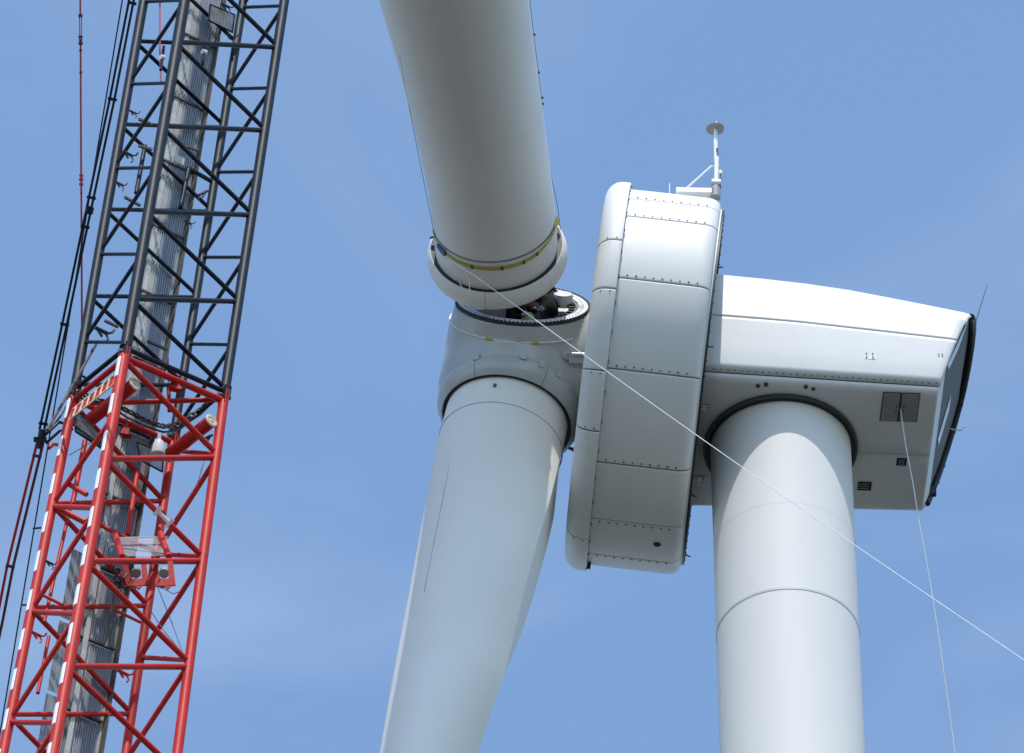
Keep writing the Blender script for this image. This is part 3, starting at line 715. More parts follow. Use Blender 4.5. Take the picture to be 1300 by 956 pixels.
for ch in 'BDAC':
    rr = {'B': .110, 'D': .096, 'A': .096, 'C': .086}[ch]
    chords[ch, 'k'] = MB().tube([CP(ch, .12), CP(ch, TOP)], rr, 20).mk('chord', 'crblack', boom, smooth=40, label='black chord tube')
    chords[ch, 'r'] = MB().tube([CP(ch, BOT), CP(ch, -.12)], rr*1.0, 20).mk('chord', 'crred', boom, smooth=40, label='red chord tube')
    # pin joints between the sections
    for s_, mm, nm in ((1, 'crblack', 'pin_lug'), (-1, 'crred', 'pin_lug')):
        for off in (-.07, 0, .07) if s_ > 0 else (-.035, .035):
            q = CP(ch, .0) ; MB().box(q + bdir*.05*s_ + e1*off*.9, (e1, e2, bdir), (.016, .10, .19)).mk(nm, mm, boom)
    q = CP(ch, 0); MB().tube([q-e1*.15, q+e1*.15], .038, 10).mk('joint_pin', 'dullsteel', boom)
def strut(ca, ta, cb, tb, r_, mm, nm):
    a, b_ = CP(ca, ta), CP(cb, tb); d_ = unit(b_-a)
    MB().tube([a+d_*.05, b_-d_*.05], r_, 12, cap=False).mk(nm, mm, boom, smooth=40)
P = 2.5
for k in range(-1, 4):                              # near and far faces, black
    if k >= -1:
        tb = 1.51+P*(k+0)
        if tb > 0: strut('B', tb, 'D', tb+1.16, 0.0497, 'crblack', 'cross_strut'); strut('B', tb-.06, 'D', tb-1.30, 0.0456, 'crblack', 'diagonal_brace')
        ta = .25+P*(k+1)
        strut('A', ta, 'C', ta+1.2, 0.0414, 'crblack', 'cross_strut')
        if ta > 1: strut('A', ta-.05, 'C', ta-1.22, 0.0398, 'crblack', 'diagonal_brace')
for k in range(4, 6):
    tb = 1.51+P*k; strut('B', tb, 'D', tb+1.16, 0.0497, 'crblack', 'cross_strut'); strut('B', tb-.06, 'D', tb-1.30, 0.0456, 'crblack', 'diagonal_brace')
    ta = .25+P*k; strut('A', ta, 'C', ta+1.2, 0.0414, 'crblack', 'cross_strut'); strut('A', ta-.05, 'C', ta-1.22, 0.0398, 'crblack', 'diagonal_brace')
for k in range(0, 6):                               # side faces, black
    tb = .28+P*k; strut('B', tb, 'A', tb+1.17, 0.0348, 'crblack', 'cross_strut')
    if k > 0: strut('B', tb, 'A', tb-1.30, 0.0398, 'crblack', 'diagonal_brace')
    td = 1.44+P*k; strut('D', td, 'C', td+1.17, 0.0348, 'crblack', 'cross_strut'); strut('D', td, 'C', td-1.30, 0.0398, 'crblack', 'diagonal_brace')
strut('B', .12, 'D', .12, 0.0514, 'crblack', 'end_strut'); strut('B', .12, 'A', .12, 0.0456, 'crblack', 'end_strut')
strut('D', .12, 'C', .12, 0.0414, 'crblack', 'end_strut')
for tb, td, mm in ((-2.97, -1.71, 0), (-5.75, -4.53, 0), (-8.54, -7.33, 0), (-11.3, -10.1, 0)):
    strut('B', tb, 'D', td, 0.0581, 'crred', 'cross_strut'); 
for tb, td in ((-.2, -1.60), (-3.02, -4.42), (-5.8, -7.22), (-8.6, -10.0)): strut('B', tb, 'D', td, 0.0563, 'crred', 'diagonal_brace')
for ta, tc in ((-3.02, -1.76), (-5.8, -4.57), (-8.6, -7.4), (-11.4, -10.2)): strut('A', ta, 'C', tc, 0.0472, 'crred', 'cross_strut')
for ta, tc in ((-.27, -1.76), (-3.06, -4.57), (-5.85, -7.4), (-8.65, -10.2)): strut('A', ta, 'C', tc, 0.0508, 'crred', 'diagonal_brace')
for ta, tb in ((-3.1, -4.31), (-5.92, -7.16), (-8.8, -10.0)): strut('A', ta, 'B', tb, 0.0526, 'crred', 'cross_strut')
for tb, ta in ((-1.8, -3.05), (-4.31, -5.88), (-7.16, -8.75), (-10.0, -11.6)): strut('B', tb, 'A', ta, 0.0499, 'crred', 'diagonal_brace')
for td, tc in ((-1.63, -.38), (-4.40, -3.19), (-7.16, -5.93), (-10, -8.7)): strut('D', td, 'C', tc, 0.0472, 'crred', 'cross_strut')
for td, tc in ((-1.75, -3.15), (-4.5, -5.9), (-7.25, -8.65)): strut('D', td, 'C', tc, 0.0508, 'crred', 'diagonal_brace')
strut('B', -.14, 'D', -.14, 0.0680, 'crred', 'end_strut'); strut('A', -.16, 'C', -.16, 0.0563, 'crred', 'end_strut')
strut('A', -.28, 'D', -.1, 0.0508, 'crred', 'end_strut'); strut('B', -.2, 'A', -.2, 0.0563, 'crred', 'end_strut')
# reflective marks on the left chords
for ch, rr, ph in (('B', .1112, 0), ('A', .0972, .0)):
    for k in range(13):
        t0 = -.22 - k*1.04; t1 = t0-.54
        a, b_ = CP(ch, t0), CP(ch, t1); d_ = unit(b_-a); vs = []
        xx = unit(-cr - d_*(-cr@d_)); yy = np.cross(d_, xx); yy = yy if yy@cf < 0 else -yy
        # the tape sits on the left-front quarter of the tube
        m_ = MB(); m_.lathe([(0, rr), (0, rr+.004), (np.linalg.norm(b_-a), rr+.004), (np.linalg.norm(b_-a), rr)], a, d_, n=5, a0=radians(12), a1=radians(72), x=xx, y=yy, closed=True, capends=True)
        m_.mk('reflective_tape', 'reflect', chords[ch, 'r'])
# gusset cones
for (px, py, v_) in ((222, 485, -.72), (159, 543, .72)):
    q = onb(px, py, v_*.97); tp_ = [hit(px+a, py+b_, q, V(0, 1, 0)) for a, b_ in ((-8, 6), (8, 9), (2.5, -7), (-1, -7))]
    MB().prism(tp_, V(0, .12, 0)).mk('lifting_eye', 'crredbright', boom)

# big cross tubes with cream end plates
def bigtube(px, py, L_, v0):
    a = onb(px, py, v0); d_ = unit(CP('C', 0)-CP('D', 0)); r_ = .125
    tb_ = MB().tube([a, a+d_*L_], r_, 20).mk('roller_tube', 'crred', boom, smooth=40)
    m_ = MB(); m_.lathe([(0, 0), (0, .135), (.02, .14), (.035, .12), (.035, .085), (.025, .08), (.025, .03), (.04, .025), (.04, 0)], a, -d_, n=28)
    m_.mk('end_plate', 'cream', tb_, smooth=30)
bigtube(170.5, 488, 1.35, -.62); bigtube(267.8, 534.8, 1.25, -.72)
# ladder laid across the joint on the left side
la = [onb(93, 519.5, .3), onb(152, 470, -.55)]; lb_ = [onb(88, 532, .3), onb(148, 483, -.55)]
lad = MB().tube(la, .018, 8).tube([onb(88, 533, .3), onb(148, 485, -.55)], .018, 8).mk('ladder_rails', 'cream', boom)
for k in range(7):
    u_ = (k+.5)/7; a = la[0]+(la[1]-la[0])*u_; b_ = onb(88, 533, .3)+(onb(148, 485, -.55)-onb(88, 533, .3))*u_
    MB().tube([a, b_], .018, 6).mk('rung', 'cream', lad)
MB().prism([p_ + cf*.03 for p_ in (la[0], la[1], onb(148, 485, -.55), onb(88, 533, .3))], cf*.03).mk('side_plate', 'crred', boom)
# walkway of ribbed planks inside the boom, near the far face
def WK(t_, u_, v_=0.0):                            # u across, in metres from the walkway centre
    k = 1-.0016*t_ if t_ > 0 else 1-.01168*t_
    return c0 + bz*t_ + e1*(.35*t_ + .35 + u_) + e2*(.60*k*W2 + v_)
wn = nface
wk = MB()
for u_, r_ in ((-.44, .03), (.44, .022)):
    wk.box((WK(BOT, u_)+WK(TOP, u_))/2, (bdir, e1, wn), ((TOP-BOT)/2*1.05, .022, .05))
wk = wk.mk('walkway', 'alurail', boom)
t_ = BOT; j = 0
while t_ < TOP-1:
    ln = 1.9
    for q in range(5):
        u0 = -.415 + q*.167; uw = .158
        base = (WK(t_+.03, u0+uw/2) + WK(t_+ln-.03, u0+uw/2))/2
        m_ = MB(); hl = (ln-.05)/2*1.06
        m_.box(base - wn*.012, (bdir, e1, wn), (hl, uw/2, .006))
        for rr_ in range(3): m_.box(base - wn*(.03) + e1*(-uw/2+.02+rr_*.056), (bdir, e1, wn), (hl, .009, .014))
        m_.mk('plank', 'alu' if (q != 1) else 'alurail', wk)
    m_ = MB().box(WK(t_, 0)-wn*.05, (e1, bdir, wn), (.43, .025, .03)).mk('plank_bearer', 'brownrail', wk)
    t_ += ln; j += 1
for j in range(5):
    ta_ = -13.2 + 1.9*j
    for q in range(3):
        base = (WK(ta_, -.53-q*.15) + WK(ta_+1.85, -.53-q*.15))/2
        m_ = MB(); m_.box(base, (bdir, e1, wn), (.96, .068, .006))
        m_.mk('plank', 'dullsteel', wk)
# folded side sheet: brown edge on the right, light sheet on the left
MB().box((WK(BOT, .47)+WK(TOP, .47))/2 - wn*.08, (bdir, e1, wn), ((TOP-BOT)/2*1.05, .018, .10)).mk('kick_board', 'brownrail', wk)
MB().box((WK(BOT, -.30)+WK(TOP, -.30))/2 - wn*.10, (bdir, e1, wn), ((TOP-BOT)/2*1.05, .05, .02)).mk('kick_board', 'alurail', wk)
q = onb(227, 203, .35); MB().box(q, (e1, bdir, wn), (.13, .11, .01)).mk('name_plate', 'alurail', wk)
# greasy chain looping across inside the joint
cp = [(98, 497), (118, 506), (140, 512), (163, 522), (185, 534), (205, 541), (222, 541), (240, 529), (256, 519), (268, 506)]
vv = [.5, .45, .4, .3, .2, .15, .2, .1, 0, -.2]
pts = [onb(px, py, v_) for (px, py), v_ in zip(cp, vv)]
for k in range(len(pts)-1):
    a, b_ = pts[k], pts[k+1]; d_ = unit(b_-a); ll = np.linalg.norm(b_-a); nlk = max(2, int(ll/.11)); s1_, s2_ = ortho(d_)
    for j in range(nlk):
        c = a + (b_-a)*(j+.5)/nlk; sd_ = s1_ if j % 2 else s2_
        ring = [c + d_*.075*cos(2*pi*i/8) + sd_*.045*sin(2*pi*i/8) for i in range(9)]
        MB().tube(ring, .020, 6, cap=False).mk('chain_link', 'greasy', boom)
for dy_ in (0, 6): MB().tube([p + cu*(-.03-dy_*.01) + V(*(rng.normal(0, .02, 3))) for p in pts], .022, 6).mk('hose', 'greasy', boom)
# beacon
q = onb(201, 572, .1)
MB().lathe([(-.08, .06), (-.06, .13), (.05, .125), (.14, .10), (.2, .08), (.22, .04), (.36, .035), (.36, 0)], q, unit(bdir*.6+cu*.5), n=20).mk('beacon', 'mastwhite', boom, smooth=40)
MB().box(onb(200, 577, .1), (cr, cu, cf), (.12, .02, .08)).mk('beacon_foot', 'alurail', boom)
# grated platforms
def grate(poly, v_, bars, nm='grating', mm='dullsteel', rr=.008):
    q = [onb(px, py, v_+dv) for (px, py, dv) in poly]; m_ = MB()
    for i in range(4): m_.tube([q[i], q[(i+1) % 4]], .02, 6)
    fr_ = m_.mk(nm, 'crblack', boom); m_ = MB()
    for k in range(1, bars): u_ = k/bars; m_.tube([q[0]+(q[3]-q[0])*u_, q[1]+(q[2]-q[1])*u_], rr, 4, cap=False)
    for k in range(1, bars//2): u_ = k/(bars//2); m_.tube([q[0]+(q[1]-q[0])*u_, q[3]+(q[2]-q[3])*u_], rr*.6, 4, cap=False)
    m_.mk('grating_bar', mm, fr_, kind='stuff')
grate([(267, 6, .5), (298, 19, .5), (295, 41, .45), (265, 26, .45)], .0, 16, mm='alurail', rr=.012)
grate([(98, 520, .6), (128, 556, .3), (126, 563, .25), (94, 540, .55)], .1, 14)
grate([(174, 562, .4), (208, 575, .5), (206, 599, .4), (178, 584, .3)], .1, 18)
grate([(95, 530, .8), (140, 565, .6), (138, 575, .5), (96, 548, .7)], .0, 16)
# cross bracket frame with two bright red sheave plates
YB = -.74
a, b_ = onb(146, 678, YB+.95), onb(155, 707, YB); MB().tube([a, b_], .058, 12).mk('bracket_arm', 'crred', boom, smooth=40)
a, b_ = onb(203.5, 677, YB+.95), onb(214.5, 707, YB); MB().tube([a, b_], .058, 12).mk('bracket_arm', 'crred', boom, smooth=40)
MB().tube([onb(125, 665, .7), onb(150, 678, .4), onb(172, 690, .35), onb(200, 700, .5)], .045, 10).mk('bracket_arm', 'crred', boom, smooth=40)
MB().prism([onb(130, 683, .25), onb(212, 681, .25), onb(217, 706, -.6), onb(162, 706, -.6)], cf*.006).mk('guard_sheet', 'guard', boom)
MB().tube([onb(128, 683.5, .24), onb(213, 681.5, .24)], .014, 6).mk('guard_edge', 'alurail', boom)
for k, (x0, x1_) in enumerate(((154, 189), (191, 223))):
    o_ = onb((x0+x1_)/2, 720, YB+.25)
    def q_(px, py): return hit(px, py, onb(190, 712, YB+.12), V(0, 1, 0))
    outl = [(x0, 713), (x0+5, 730), (x0+7, 744), (x0+18, 743), (x0+22, 747), (x0+26, 743), (x1_, 743), (x1_, 738), (x1_-4, 712), (x1_-11, 712), (x1_-9, 735), (x0+16, 735), (x0+11, 727), (x0+7, 712)]
    pl = MB(); PQ = [q_(*p) for p in outl]
    # outer U shape built from three convex bits
    def conv(ps_): pl.prism([q_(*p) for p in ps_], V(0, .03, 0))
    conv([(x0, 712), (x0+7, 712), (x0+13, 736), (x0+7, 744)]); conv([(x0+7, 744), (x0+12, 734.5), (x1_-9, 734.5), (x1_, 742.5)]); conv([(x1_-10, 712), (x1_-3.5, 712), (x1_, 742.5), (x1_-9, 735)])
    conv([(x0+17, 743.5), (x0+26, 743.5), (x0+22, 748)])
    sp = pl.mk('sheave_plate', 'crredbright', boom)
    c = q_((x0+x1_)/2+1, 733) + cf*.12
    MB().lathe([(-.05, 0), (-.05, .09), (-.02, .08), (.02, .08), (.05, .09), (.05, 0)], c+cu*.08, unit(cf+.3*cu), n=24).mk('sheave', 'discgrey', sp, smooth=40)
    MB().lathe([(-.05, 0), (-.05, .045), (.05, .045), (.05, 0)], q_((x0+x1_)/2-2, 744) + cf*.10, unit(e1), n=16).mk('roller', 'dullsteel', sp, smooth=40)
m_ = MB()
for k in range(9):
    a = onb(150+rng.uniform(-4, 4), 735+rng.uniform(-12, 12), YB+.3); d_ = unit(rng.normal(0, 1, 3)); m_.tube([a, a+d_*.1, a+d_*.16+V(*rng.normal(0, .05, 3))], .022, 6)
m_.mk('wiring_bundle', 'black', boom)
# white clamp on the long diagonal
a, b_ = onb(200, 649, -.86), onb(215, 664, -.86); d_ = unit(b_-a)
cl = MB().tube([a, b_], .04, 8)
cl.box(a, (d_, np.cross(d_, cf), cf), (.035, .10, .05)).box(b_, (d_, np.cross(d_, cf), cf), (.035, .10, .05)).mk('cable_clamp', 'mastwhite', boom)
# small hooks and brackets
def hook(px, py, v_, s_=1.0, mm='black', fl=1):
    p_ = lambda a, b_: onb(px+a*s_*fl, py+b_*s_, v_)
    m_ = MB().tube([p_(-8, -4), p_(-2, -1), p_(4, 2)], .030*s_, 8).tube([p_(4, 2), p_(9, 1), p_(11, -2)], .018*s_, 6).tube([p_(2, 1), p_(5, 7), p_(3, 10)], .018*s_, 6).tube([p_(-5, -1), p_(-1, 5)], .022*s_, 6)
    m_.mk('hook_bracket', mm, boom, smooth=40)
hook(164, 196, .3); hook(153, 234, .3, .8); hook(170, 143, .5, .7); hook(288, 8, .4, .9); hook(293, 46, .5, .8); hook(256, 246, .6, .9, fl=-1); hook(131, 421, .4, 1.3)
hook(240, 283, .6, .7); hook(48, 806, .4, 1.0, 'crred'); hook(158, 855, .5, 1.1, 'crred'); hook(64, 715, .3, .8); hook(100, 770, .5, .6, 'crred'); hook(262, 556, -.5, .9, fl=-1)
hook(110, 480, .5, .7); hook(176, 447+9, .2, .8)
MB().tube([onb(184, 185, .45), onb(173, 245, .45)], .045, 10).mk('spare_pole', 'crblack', boom, smooth=40)
MB().tube([onb(240, 212, .6), onb(229, 264, .6)], .045, 10).mk('spare_pole', 'crblack', boom, smooth=40)
MB().tube([onb(238, 213, .6), onb(268, 230, .7)], .045, 10).mk('spare_pole', 'crblack', boom, smooth=40)
MB().tube([onb(174, 600, .5), onb(162, 680, .5)], .05, 10).mk('hose', 'crred', boom, smooth=40)
MB().tube([onb(108, 560, .55), onb(92, 640, .55)], .05, 10).mk('hose', 'crred', boom, smooth=40)
MB().tube([onb(90, 640, .55), onb(56, 790, .55)], .035, 10).mk('hose', 'crred', boom, smooth=40)
MB().tube([onb(146, 748, .4), onb(139, 800, .45), onb(135, 822, .45)], .035, 10).mk('hose', 'brownrail', boom, smooth=40)
MB().tube([onb(62, 808, .55), onb(48, 880, .55)], .035, 10).mk('hose', 'crred', boom, smooth=40)
MB().tube([onb(88, 615, .4), onb(110, 628, .1)], .05, 10).mk('bracket_arm', 'crred', boom, smooth=40)
MB().tube([onb(56, 756, .45), onb(80, 768, .2)], .035, 10).mk('bracket_arm', 'crred', boom, smooth=40)
MB().tube([onb(143, 773, .45), onb(178, 790, .6)], .03, 10).mk('bracket_arm', 'crred', boom, smooth=40)
MB().tube([onb(73, 645, .6), onb(108, 663, .2)], .06, 10).mk('bracket_arm', 'crred', boom, smooth=40)
MB().tube([onb(60, 546, .5), onb(122, 437, .5)], .03, 8).mk('flat_stay', 'brownrail', boom)
for (a, b_) in (((176, 185), (193, 190)), ((176, 151), (192, 158)), ((238, 186), (252, 191)), ((158, 250), (178, 261)), ((133, 407), (150, 415)), ((187, 433), (212, 444))):
    MB().box((onb(*a, .3)+onb(*b_, .3))/2, (unit(onb(*b_, .3)-onb(*a, .3)), bdir, wn), (np.linalg.norm(onb(*b_, .3)-onb(*a, .3))/2, .03, .02)).mk('plank_bearer', 'brownrail', boom)
for (px, py) in ((206, 73), (259, 66)):
    MB().lathe([(-.04, 0), (-.04, .055), (.04, .055), (.04, 0)], onb(px, py, .0), unit(e1), n=18).mk('roller', 'mastwhite', boom, smooth=40)
    MB().tube([onb(px+2, py-14, .0), onb(px-2, py+16, .0)], .03, 8).mk('roller_arm', 'crblack', boom)
# thin wires in the red section
for wp in (((227, 660, .2), (252, 610, .5), (259, 585, .6)), ((200, 745, .0), (218, 790, -.3), (231, 826, -.7)), ((185, 765, .3), (207, 800, -.3), (231, 828, -.7)), ((209, 748, 0), (220, 754, 0), (236, 748, -.4), (245, 728, -.7)), ((118, 560, .2), (88, 578, .5))):
    MB().tube([onb(px, py, v_) for px, py, v_ in wp], .008, 5).mk('wire', 'cord', boom)

# ropes and pendants beside the boom -------------------------------
DB = 189.0
def pend(pts, off, r_, mm): return MB().tube([at(px+off, py, DB) for px, py in pts], r_, 10)
bl = [(173, -30), (167, 0), (142.6, 125), (116, 251), (108, 288), (82, 412), (53.3, 545)]
rd = [(51, 562), (47, 579), (13, 719), (0, 786), (-24, 900)]
pb = thing('pendant_bars', 'pair of pendant bars left of the boom, black above and red below', 'crane cable', tuple(at(-24, 900, DB)))
for off in (-3.1, 2.9):
    pend(bl, off, .024, 0).mk('pendant_bar', 'crblack', pb, smooth=40); pend(rd, off*1.3, .028, 0).mk('pendant_bar', 'knot' if off > 0 else 'crred', pb, smooth=40, label='red lower pendant bar')
for (px, py) in ((167.5, 4), (142.6, 126), (116, 251), (108, 288), (82, 412), (55, 538), (47, 579), (13, 719)):
    d_ = unit(at(px+2.2, py-10, DB)-at(px, py, DB)); q = at(px, py, DB); MB().box(q, (unit(np.cross(d_, cf)), d_, cf), (.085, .028, .05)).mk('coupling', 'crblack' if py < 560 else 'knot', pb)
MB().lathe([(-.08, 0), (-.08, .05), (-.06, .08), (.06, .08), (.08, .05), (.08, 0)], at(113.5, 267, DB), unit(at(115, 260, DB)-at(113.5, 267, DB)), n=16).mk('coupling', 'crblack', pb, smooth=40)
m_ = MB().tube([at(54, 545, DB), at(50, 570, DB)], .07, 10); m_.box(at(51, 558, DB), (cr, cu, cf), (.12, .05, .06)); m_.mk('coupling', 'black', pb)
MB().tube([at(157, -40*1.0, DB+1.0)] + [at(157-(157-11)*(y_+10)/875, y_, DB+1.0) for y_ in range(0, 980, 80)], .014, 8).mk('guy_rope', 'crblack', smooth=50, label='single thin black rope beside the pair of pendant bars', category='rope')
# arms that hold the ropes at the joint
MB().tube([at(93, 540, DB+.3), at(75, 536, DB+.3), at(62, 548, DB), at(54, 555, DB)], .03, 8).tube([at(92, 545, DB+.3), at(76, 547, DB), at(58, 563, DB)], .028, 8).mk('rope_guide', 'black', boom, smooth=40)
MB().tube([at(76, 565, DB+.5), at(68, 564, DB+.3), at(62, 569, DB)], .035, 8).mk('rope_guide', 'crred', boom, smooth=40)
MB().tube([at(52, 670, DB+.5), at(42, 671, DB+.6)], .02, 8).mk('rope_guide', 'black', boom); MB().tube([at(34, 768, DB+.5), at(27, 768, DB+.6)], .02, 8).mk('rope_guide', 'black', boom)
MB().tube([at(62, 548, DB+.3), at(77, 528, DB+.3), at(84, 516, DB+.6)], .02, 8).mk('rope_guide', 'brownrail', boom)
DR = 192.5
red = thing('red_hose_line', 'long thin bright red line with dark couplings hanging left of the black boom', 'rope', tuple(at(104, 470, DR)))
MB().tube([at(102-.02*20, -30, DR), at(102, 20, DR)], .018, 8).tube([at(100.9, 20, DR), at(101.3, 52, DR)], .010, 6).tube([at(103.6, 20, DR), at(103.2, 52, DR)], .010, 6).tube([at(102.3, 50, DR), at(102.8, 180, DR), at(103.5, 298, DR), at(104, 420, DR), at(103.5, 470, DR)], .019, 8).mk('red_line', 'redrope', red, smooth=50)
for (py, r_, h_) in ((20, .04, .03), (47, .042, .025), (51, .035, .02), (55, .042, .03), (64, .028, .02), (92, .028, .02), (223, .04, .025), (228, .045, .025), (234, .042, .025), (245, .025, .02)):
    q = at(102+py*.005, py, DR); MB().tube([q-cu*h_, q+cu*h_], r_, 10).mk('coupling', 'knot' if py < 200 else 'redrope', red)
MB().tube([onb(203, -15, .5), onb(203, 60, .5), onb(203.5, 85, .5), onb(204.5, 103, .5)], .016, 8).mk('pull_rope', 'redrope', smooth=50, label='short bright red rope hanging inside the top left of the black boom', category='rope')
MB().tube([onb(210, 330, .9), onb(211, 400, .9), onb(214, 480, .9), onb(215, 520, .9)], .016, 8).mk('pull_rope', 'knot', smooth=50, label='dark red rope hanging behind the walkway above the joint of the boom', category='rope')
MB().tube([onb(214, 492, .85), onb(215, 522, .85)], .04, 10).mk('rope_end', 'crredbright', boom, smooth=40)

# ------------------------------------------------------------------ workers in the hub opening
def figure(name, label, J, R, E, fingers, helmet, parts):
    """J joints (world points), R radii, E edges; grown with Skin + Subdivision into one continuous body"""
    names = list(J); base = J['pelvis']
    root = thing(name, label, 'person', tuple(J['base'] if 'base' in J else base))
    org = ORG[root.name]
    names = [n_ for n_ in names if n_ != 'base']
    names.sort(key=lambda n_: n_ != 'pelvis')
    me = bpy.data.meshes.new('body'); idx = {n_: i for i, n_ in enumerate(names)}
    vs = [tuple(J[n_]-org) for n_ in names]; es = [(idx[a], idx[b_]) for a, b_ in E]
    me.from_pydata(vs, es, []); o = bpy.data.objects.new('body', me); scene.collection.objects.link(o); o.parent = root
    sk = o.modifiers.new('skin', 'SKIN'); sk.use_smooth_shade = True
    if not me.skin_vertices: 
        bm_ = bmesh.new(); bm_.from_mesh(me); bm_.verts.layers.skin.verify(); bm_.to_mesh(me); bm_.free()
    for i, n_ in enumerate(names):
        me.skin_vertices[0].data[i].radius = R[n_] if hasattr(R[n_], '__len__') else (R[n_], R[n_])
        me.skin_vertices[0].data[i].use_root = (n_ == 'pelvis')
    ss = o.modifiers.new('sub', 'SUBSURF'); ss.levels = 2; ss.render_levels = 2
    me.materials.append(MT['clothes'])
    bpy.context.view_layer.update()
    m2 = bpy.data.meshes.new_from_object(o.evaluated_get(bpy.context.evaluated_depsgraph_get())); o.modifiers.clear(); o.data = m2; o.data.name = 'body'
    m2.materials.clear(); m2.materials.append(MT['clothes']); m2.materials.append(MT['skin'])
    for p in m2.polygons: p.use_smooth = True
    ORG[o.name] = org
    # head
    hc, up, fw = parts['head']; up = unit(up); fw = unit(fw - up*(fw@up)); rt = np.cross(fw, up)
    mb = MB(); n_a, n_b = 20, 14; vs = []; fs = []
    for i in range(n_b+1):
        th = pi*i/n_b
        for k in range(n_a):
            ph = 2*pi*k/n_a; x_, y_, z_ = sin(th)*cos(ph), sin(th)*sin(ph), cos(th)
            ww = .076*(1-.22*max(0, -z_)); dd = .095*(1-.12*max(0, -z_))
            f_ = x_*dd + (.018 if (abs(y_) < .2 and x_ > .85 and -.25 < z_ < .1) else 0) + (.012 if (x_ > .6 and z_ < -.55) else 0) - (.008 if (x_ > .8 and .1 < z_ < .3 and abs(y_) > .2) else 0)
            vs.append(hc + fw*f_ + rt*y_*ww + up*z_*.115)
    for i in range(n_b):
        for k in range(n_a): fs.append((i*n_a+k, i*n_a+(k+1) % n_a, (i+1)*n_a+(k+1) % n_a, (i+1)*n_a+k))
    mb.add(vs, fs); hd = mb.mk('head', 'skin', root, smooth=60)
    for s_ in (-1, 1):
        MB().lathe([(-.006, 0), (-.004, .010), (.002, .012), (.004, 0)], hc+fw*.088+rt*.03*s_+up*.02, fw, n=8).mk('eye', 'black', hd)
        MB().lathe([(-.01, .0), (-.008, .022), (.008, .026), (.01, 0)], hc+rt*.076*s_, rt*s_, n=10).mk('ear', 'skin', hd)
    MB().box(hc+fw*.084-up*.045, (rt, up, fw), (.022, .005, .006)).mk('mouth', 'orange', hd)
    MB().lathe([(-.06+.0, .098), (.0, .100), (.04, .09), (.08, .06), (.10, 0)], hc-fw*.012+up*.02, up, n=20).mk('hair', 'hair', root, smooth=60)
    hp = [(0, .118), (.005, .135), (.012, .122), (.05, .118), (.09, .10), (.12, .065), (.132, .0)]
    hl_ = MB().lathe(hp, hc+up*.045, up, n=28).mk('helmet', helmet, root, smooth=50)
    MB().prism([hc+up*.05+fw*.11+rt*.07, hc+up*.045+fw*.165+rt*.03, hc+up*.045+fw*.165-rt*.03, hc+up*.05+fw*.11-rt*.07], up*.008).mk('helmet_peak', helmet, hl_)
    # hands: palm and five curled fingers, each a tapered bent chain
    for (wr, dr_, nr_, gl) in fingers:
        dr_ = unit(dr_); nr_ = unit(nr_ - dr_*(nr_@dr_)); sd_ = np.cross(dr_, nr_); mb = MB()
        ring_ = []
        mb.tube([wr-dr_*.03, wr, wr+dr_*.045, wr+dr_*.09, wr+dr_*.10], [.028, .03, .040, .042, .03], 10)
        for k, ln in enumerate((.062, .074, .080, .072)):
            b0 = wr + dr_*.088 + sd_*(-.033+.021*k)
            d1 = unit(dr_ + nr_*.45); d2 = unit(dr_*.55+nr_); d3 = unit(nr_-dr_*.1)
            p1 = b0+d1*ln*.42; p2 = p1+d2*ln*.32; p3 = p2+d3*ln*.26
            mb.tube([b0-dr_*.02, b0, p1, p2, p3], [.010, .0105, .010, .009, .006], 8)
        tb0 = wr + dr_*.03 + sd_*.038; d1 = unit(dr_*.7+sd_*.7+nr_*.3)
        mb.tube([tb0-d1*.02, tb0, tb0+d1*.032, tb0+d1*.032+unit(dr_+nr_*.6)*.028], [.013, .013, .012, .008], 8)
        mb.mk('glove' if gl != 'skin' else 'hand', gl, root, smooth=60)
    return root
UP = V(0, 0, 1)
def wp(px, py, dd): return at(px, py, (FC-cam_pos)@cf + dd)
Er = [('pelvis', 'waist'), ('waist', 'chest'), ('chest', 'neck'), ('neck', 'nape'), ('chest', 'shL'), ('shL', 'elL'), ('elL', 'wrL'), ('chest', 'shR'), ('shR', 'elR'), ('elR', 'wrR'),
      ('pelvis', 'hipL'), ('hipL', 'knL'), ('knL', 'anL'), ('anL', 'toL'), ('pelvis', 'hipR'), ('hipR', 'knR'), ('knR', 'anR'), ('anR', 'toR')]
Rd = dict(pelvis=(.15, .12), waist=(.14, .11), chest=(.17, .13), neck=.065, nape=.055, shL=.075, elL=.055, wrL=.036, shR=.075, elR=.055, wrR=.036,
          hipL=.095, knL=.07, anL=.048, toL=.035, hipR=.095, knR=.07, anR=.048, toR=.035)
# right worker: kneels inside the opening, one arm reaching up to the blade collar
def fp(px, py, l_): return F1p(px, py, l_)
J = dict(pelvis=fp(699, 398, 1.02)); p = J['pelvis']
J['waist'] = p + UP*.22 - cr*.02 - cf*.04; J['chest'] = p + UP*.46 - cr*.06 - cf*.08; J['neck'] = p + UP*.60 - cr*.12 - cf*.10; J['nape'] = p + UP*.66 - cr*.15 - cf*.11
J['shR'] = J['chest'] + UP*.09 + cr*.16; J['elR'] = at(701, 368, (J['shR']-cam_pos)@cf-.02); J['wrR'] = at(698.5, 355, (J['shR']-cam_pos)@cf-.04)
J['shL'] = J['chest'] + UP*.04 - cr*.17 - cf*.04; J['elL'] = at(683, 389, (J['shL']-cam_pos)@cf-.12); J['wrL'] = at(678, 391.5, (J['shL']-cam_pos)@cf-.28)
J['hipR'] = p + cr*.12 - UP*.04; J['knR'] = J['hipR'] - UP*.36 + V(0, .10, 0); J['anR'] = J['knR'] + V(0, .38, -.06); J['toR'] = J['anR'] + V(0, .10, -.06)
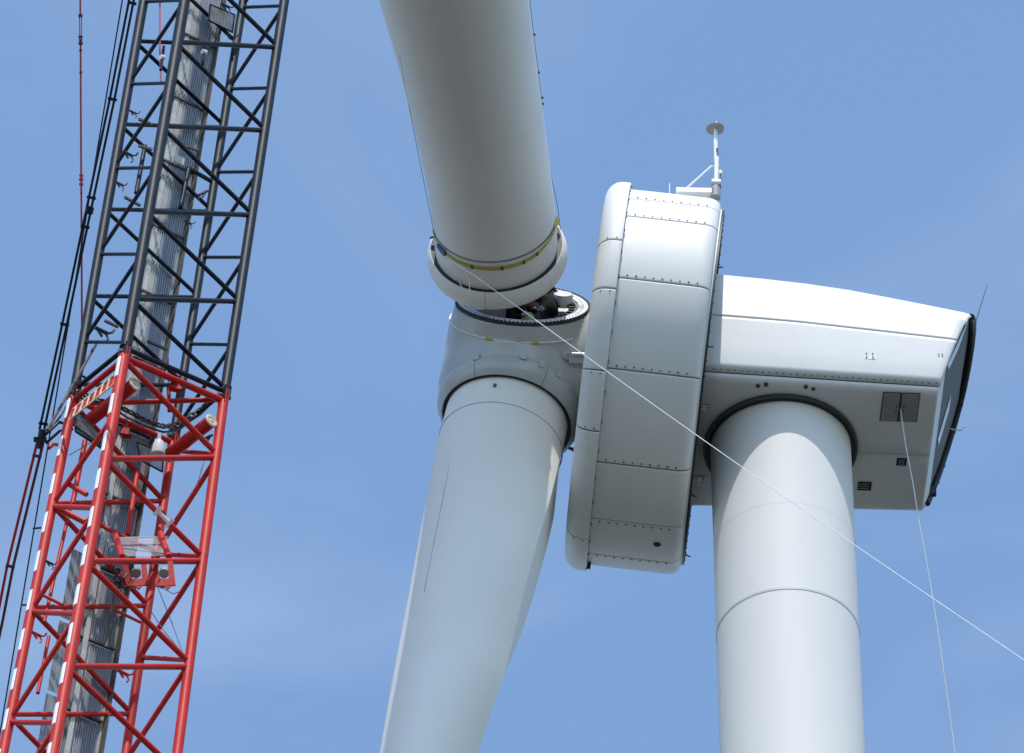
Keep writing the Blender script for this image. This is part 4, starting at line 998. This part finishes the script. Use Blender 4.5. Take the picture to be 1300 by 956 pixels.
J['hipL'] = p - cr*.12 - UP*.04; J['knL'] = J['hipL'] - UP*.36 + V(0, .12, 0); J['anL'] = J['knL'] + V(0, .38, -.06); J['toL'] = J['anL'] + V(0, .10, -.06)
Rk = dict(Rd, chest=(.21, .16), waist=(.18, .15), pelvis=(.19, .16), shR=.09, shL=.09, elR=.065, elL=.065)
figure('person', 'person in black workwear in the open hub reaching an arm up to the blade', J, Rk, Er,
       [(J['wrR'], J['wrR']-J['elR'], -cr, 'skin'), (J['wrL'], J['wrL']-J['elL'], -UP, 'glove')], 'helmetw', dict(head=(p + UP*.77 - cr*.22 - cf*.13, UP-.25*cr, -cr-.3*cf)))
# left worker: bent forward at the edge, pale green helmet towards the viewer
J = dict(pelvis=fp(650, 391, .92)); p = J['pelvis']
J['waist'] = fp(652, 393, 1.10); J['chest'] = fp(659, 395, 1.20); J['neck'] = fp(665, 400, 1.20); J['nape'] = fp(667, 402, 1.18)
J['shL'] = fp(648, 397, 1.20); J['elL'] = fp(655, 403, 1.18); J['wrL'] = fp(664, 399, 1.28)
J['shR'] = fp(668, 391, 1.24); J['elR'] = fp(676, 397, 1.22); J['wrR'] = fp(683, 393, 1.30)
J['hipL'] = p - cr*.10 - UP*.06; J['knL'] = J['hipL'] - UP*.34 + V(0, .16, 0); J['anL'] = J['knL'] - UP*.14 + V(0, .34, 0); J['toL'] = J['anL'] + V(.06, .1, -.04)
J['hipR'] = p + cr*.10 - UP*.06; J['knR'] = J['hipR'] - UP*.34 + V(0, .16, 0); J['anR'] = J['knR'] - UP*.14 + V(0, .34, 0); J['toR'] = J['anR'] + V(.06, .1, -.04)
figure('person', 'person in black workwear bent forward in the open hub, wearing a pale green helmet', J, Rk, Er,
       [(J['wrR'], J['wrR']-J['elR'], -UP, 'glove'), (J['wrL'], J['wrL']-J['elL'], cr-UP, 'glove')], 'helmetg', dict(head=(fp(669, 404.5, 1.16), unit(-cf*.75+cu*-.15+cr*.3), unit(-cu+.3*cr))))
# orange and white tool between them
a, b_ = fp(672, 386.5, 1.36), fp(681, 386, 1.36); tl = MB().tube([a, b_], .035, 10).tube([(a+b_)/2, (a+b_)/2-cu*.12-cf*.05], .025, 8).mk('power_tool', 'orange', smooth=40, label='small orange power tool held between the two workers in the hub opening', category='tool')
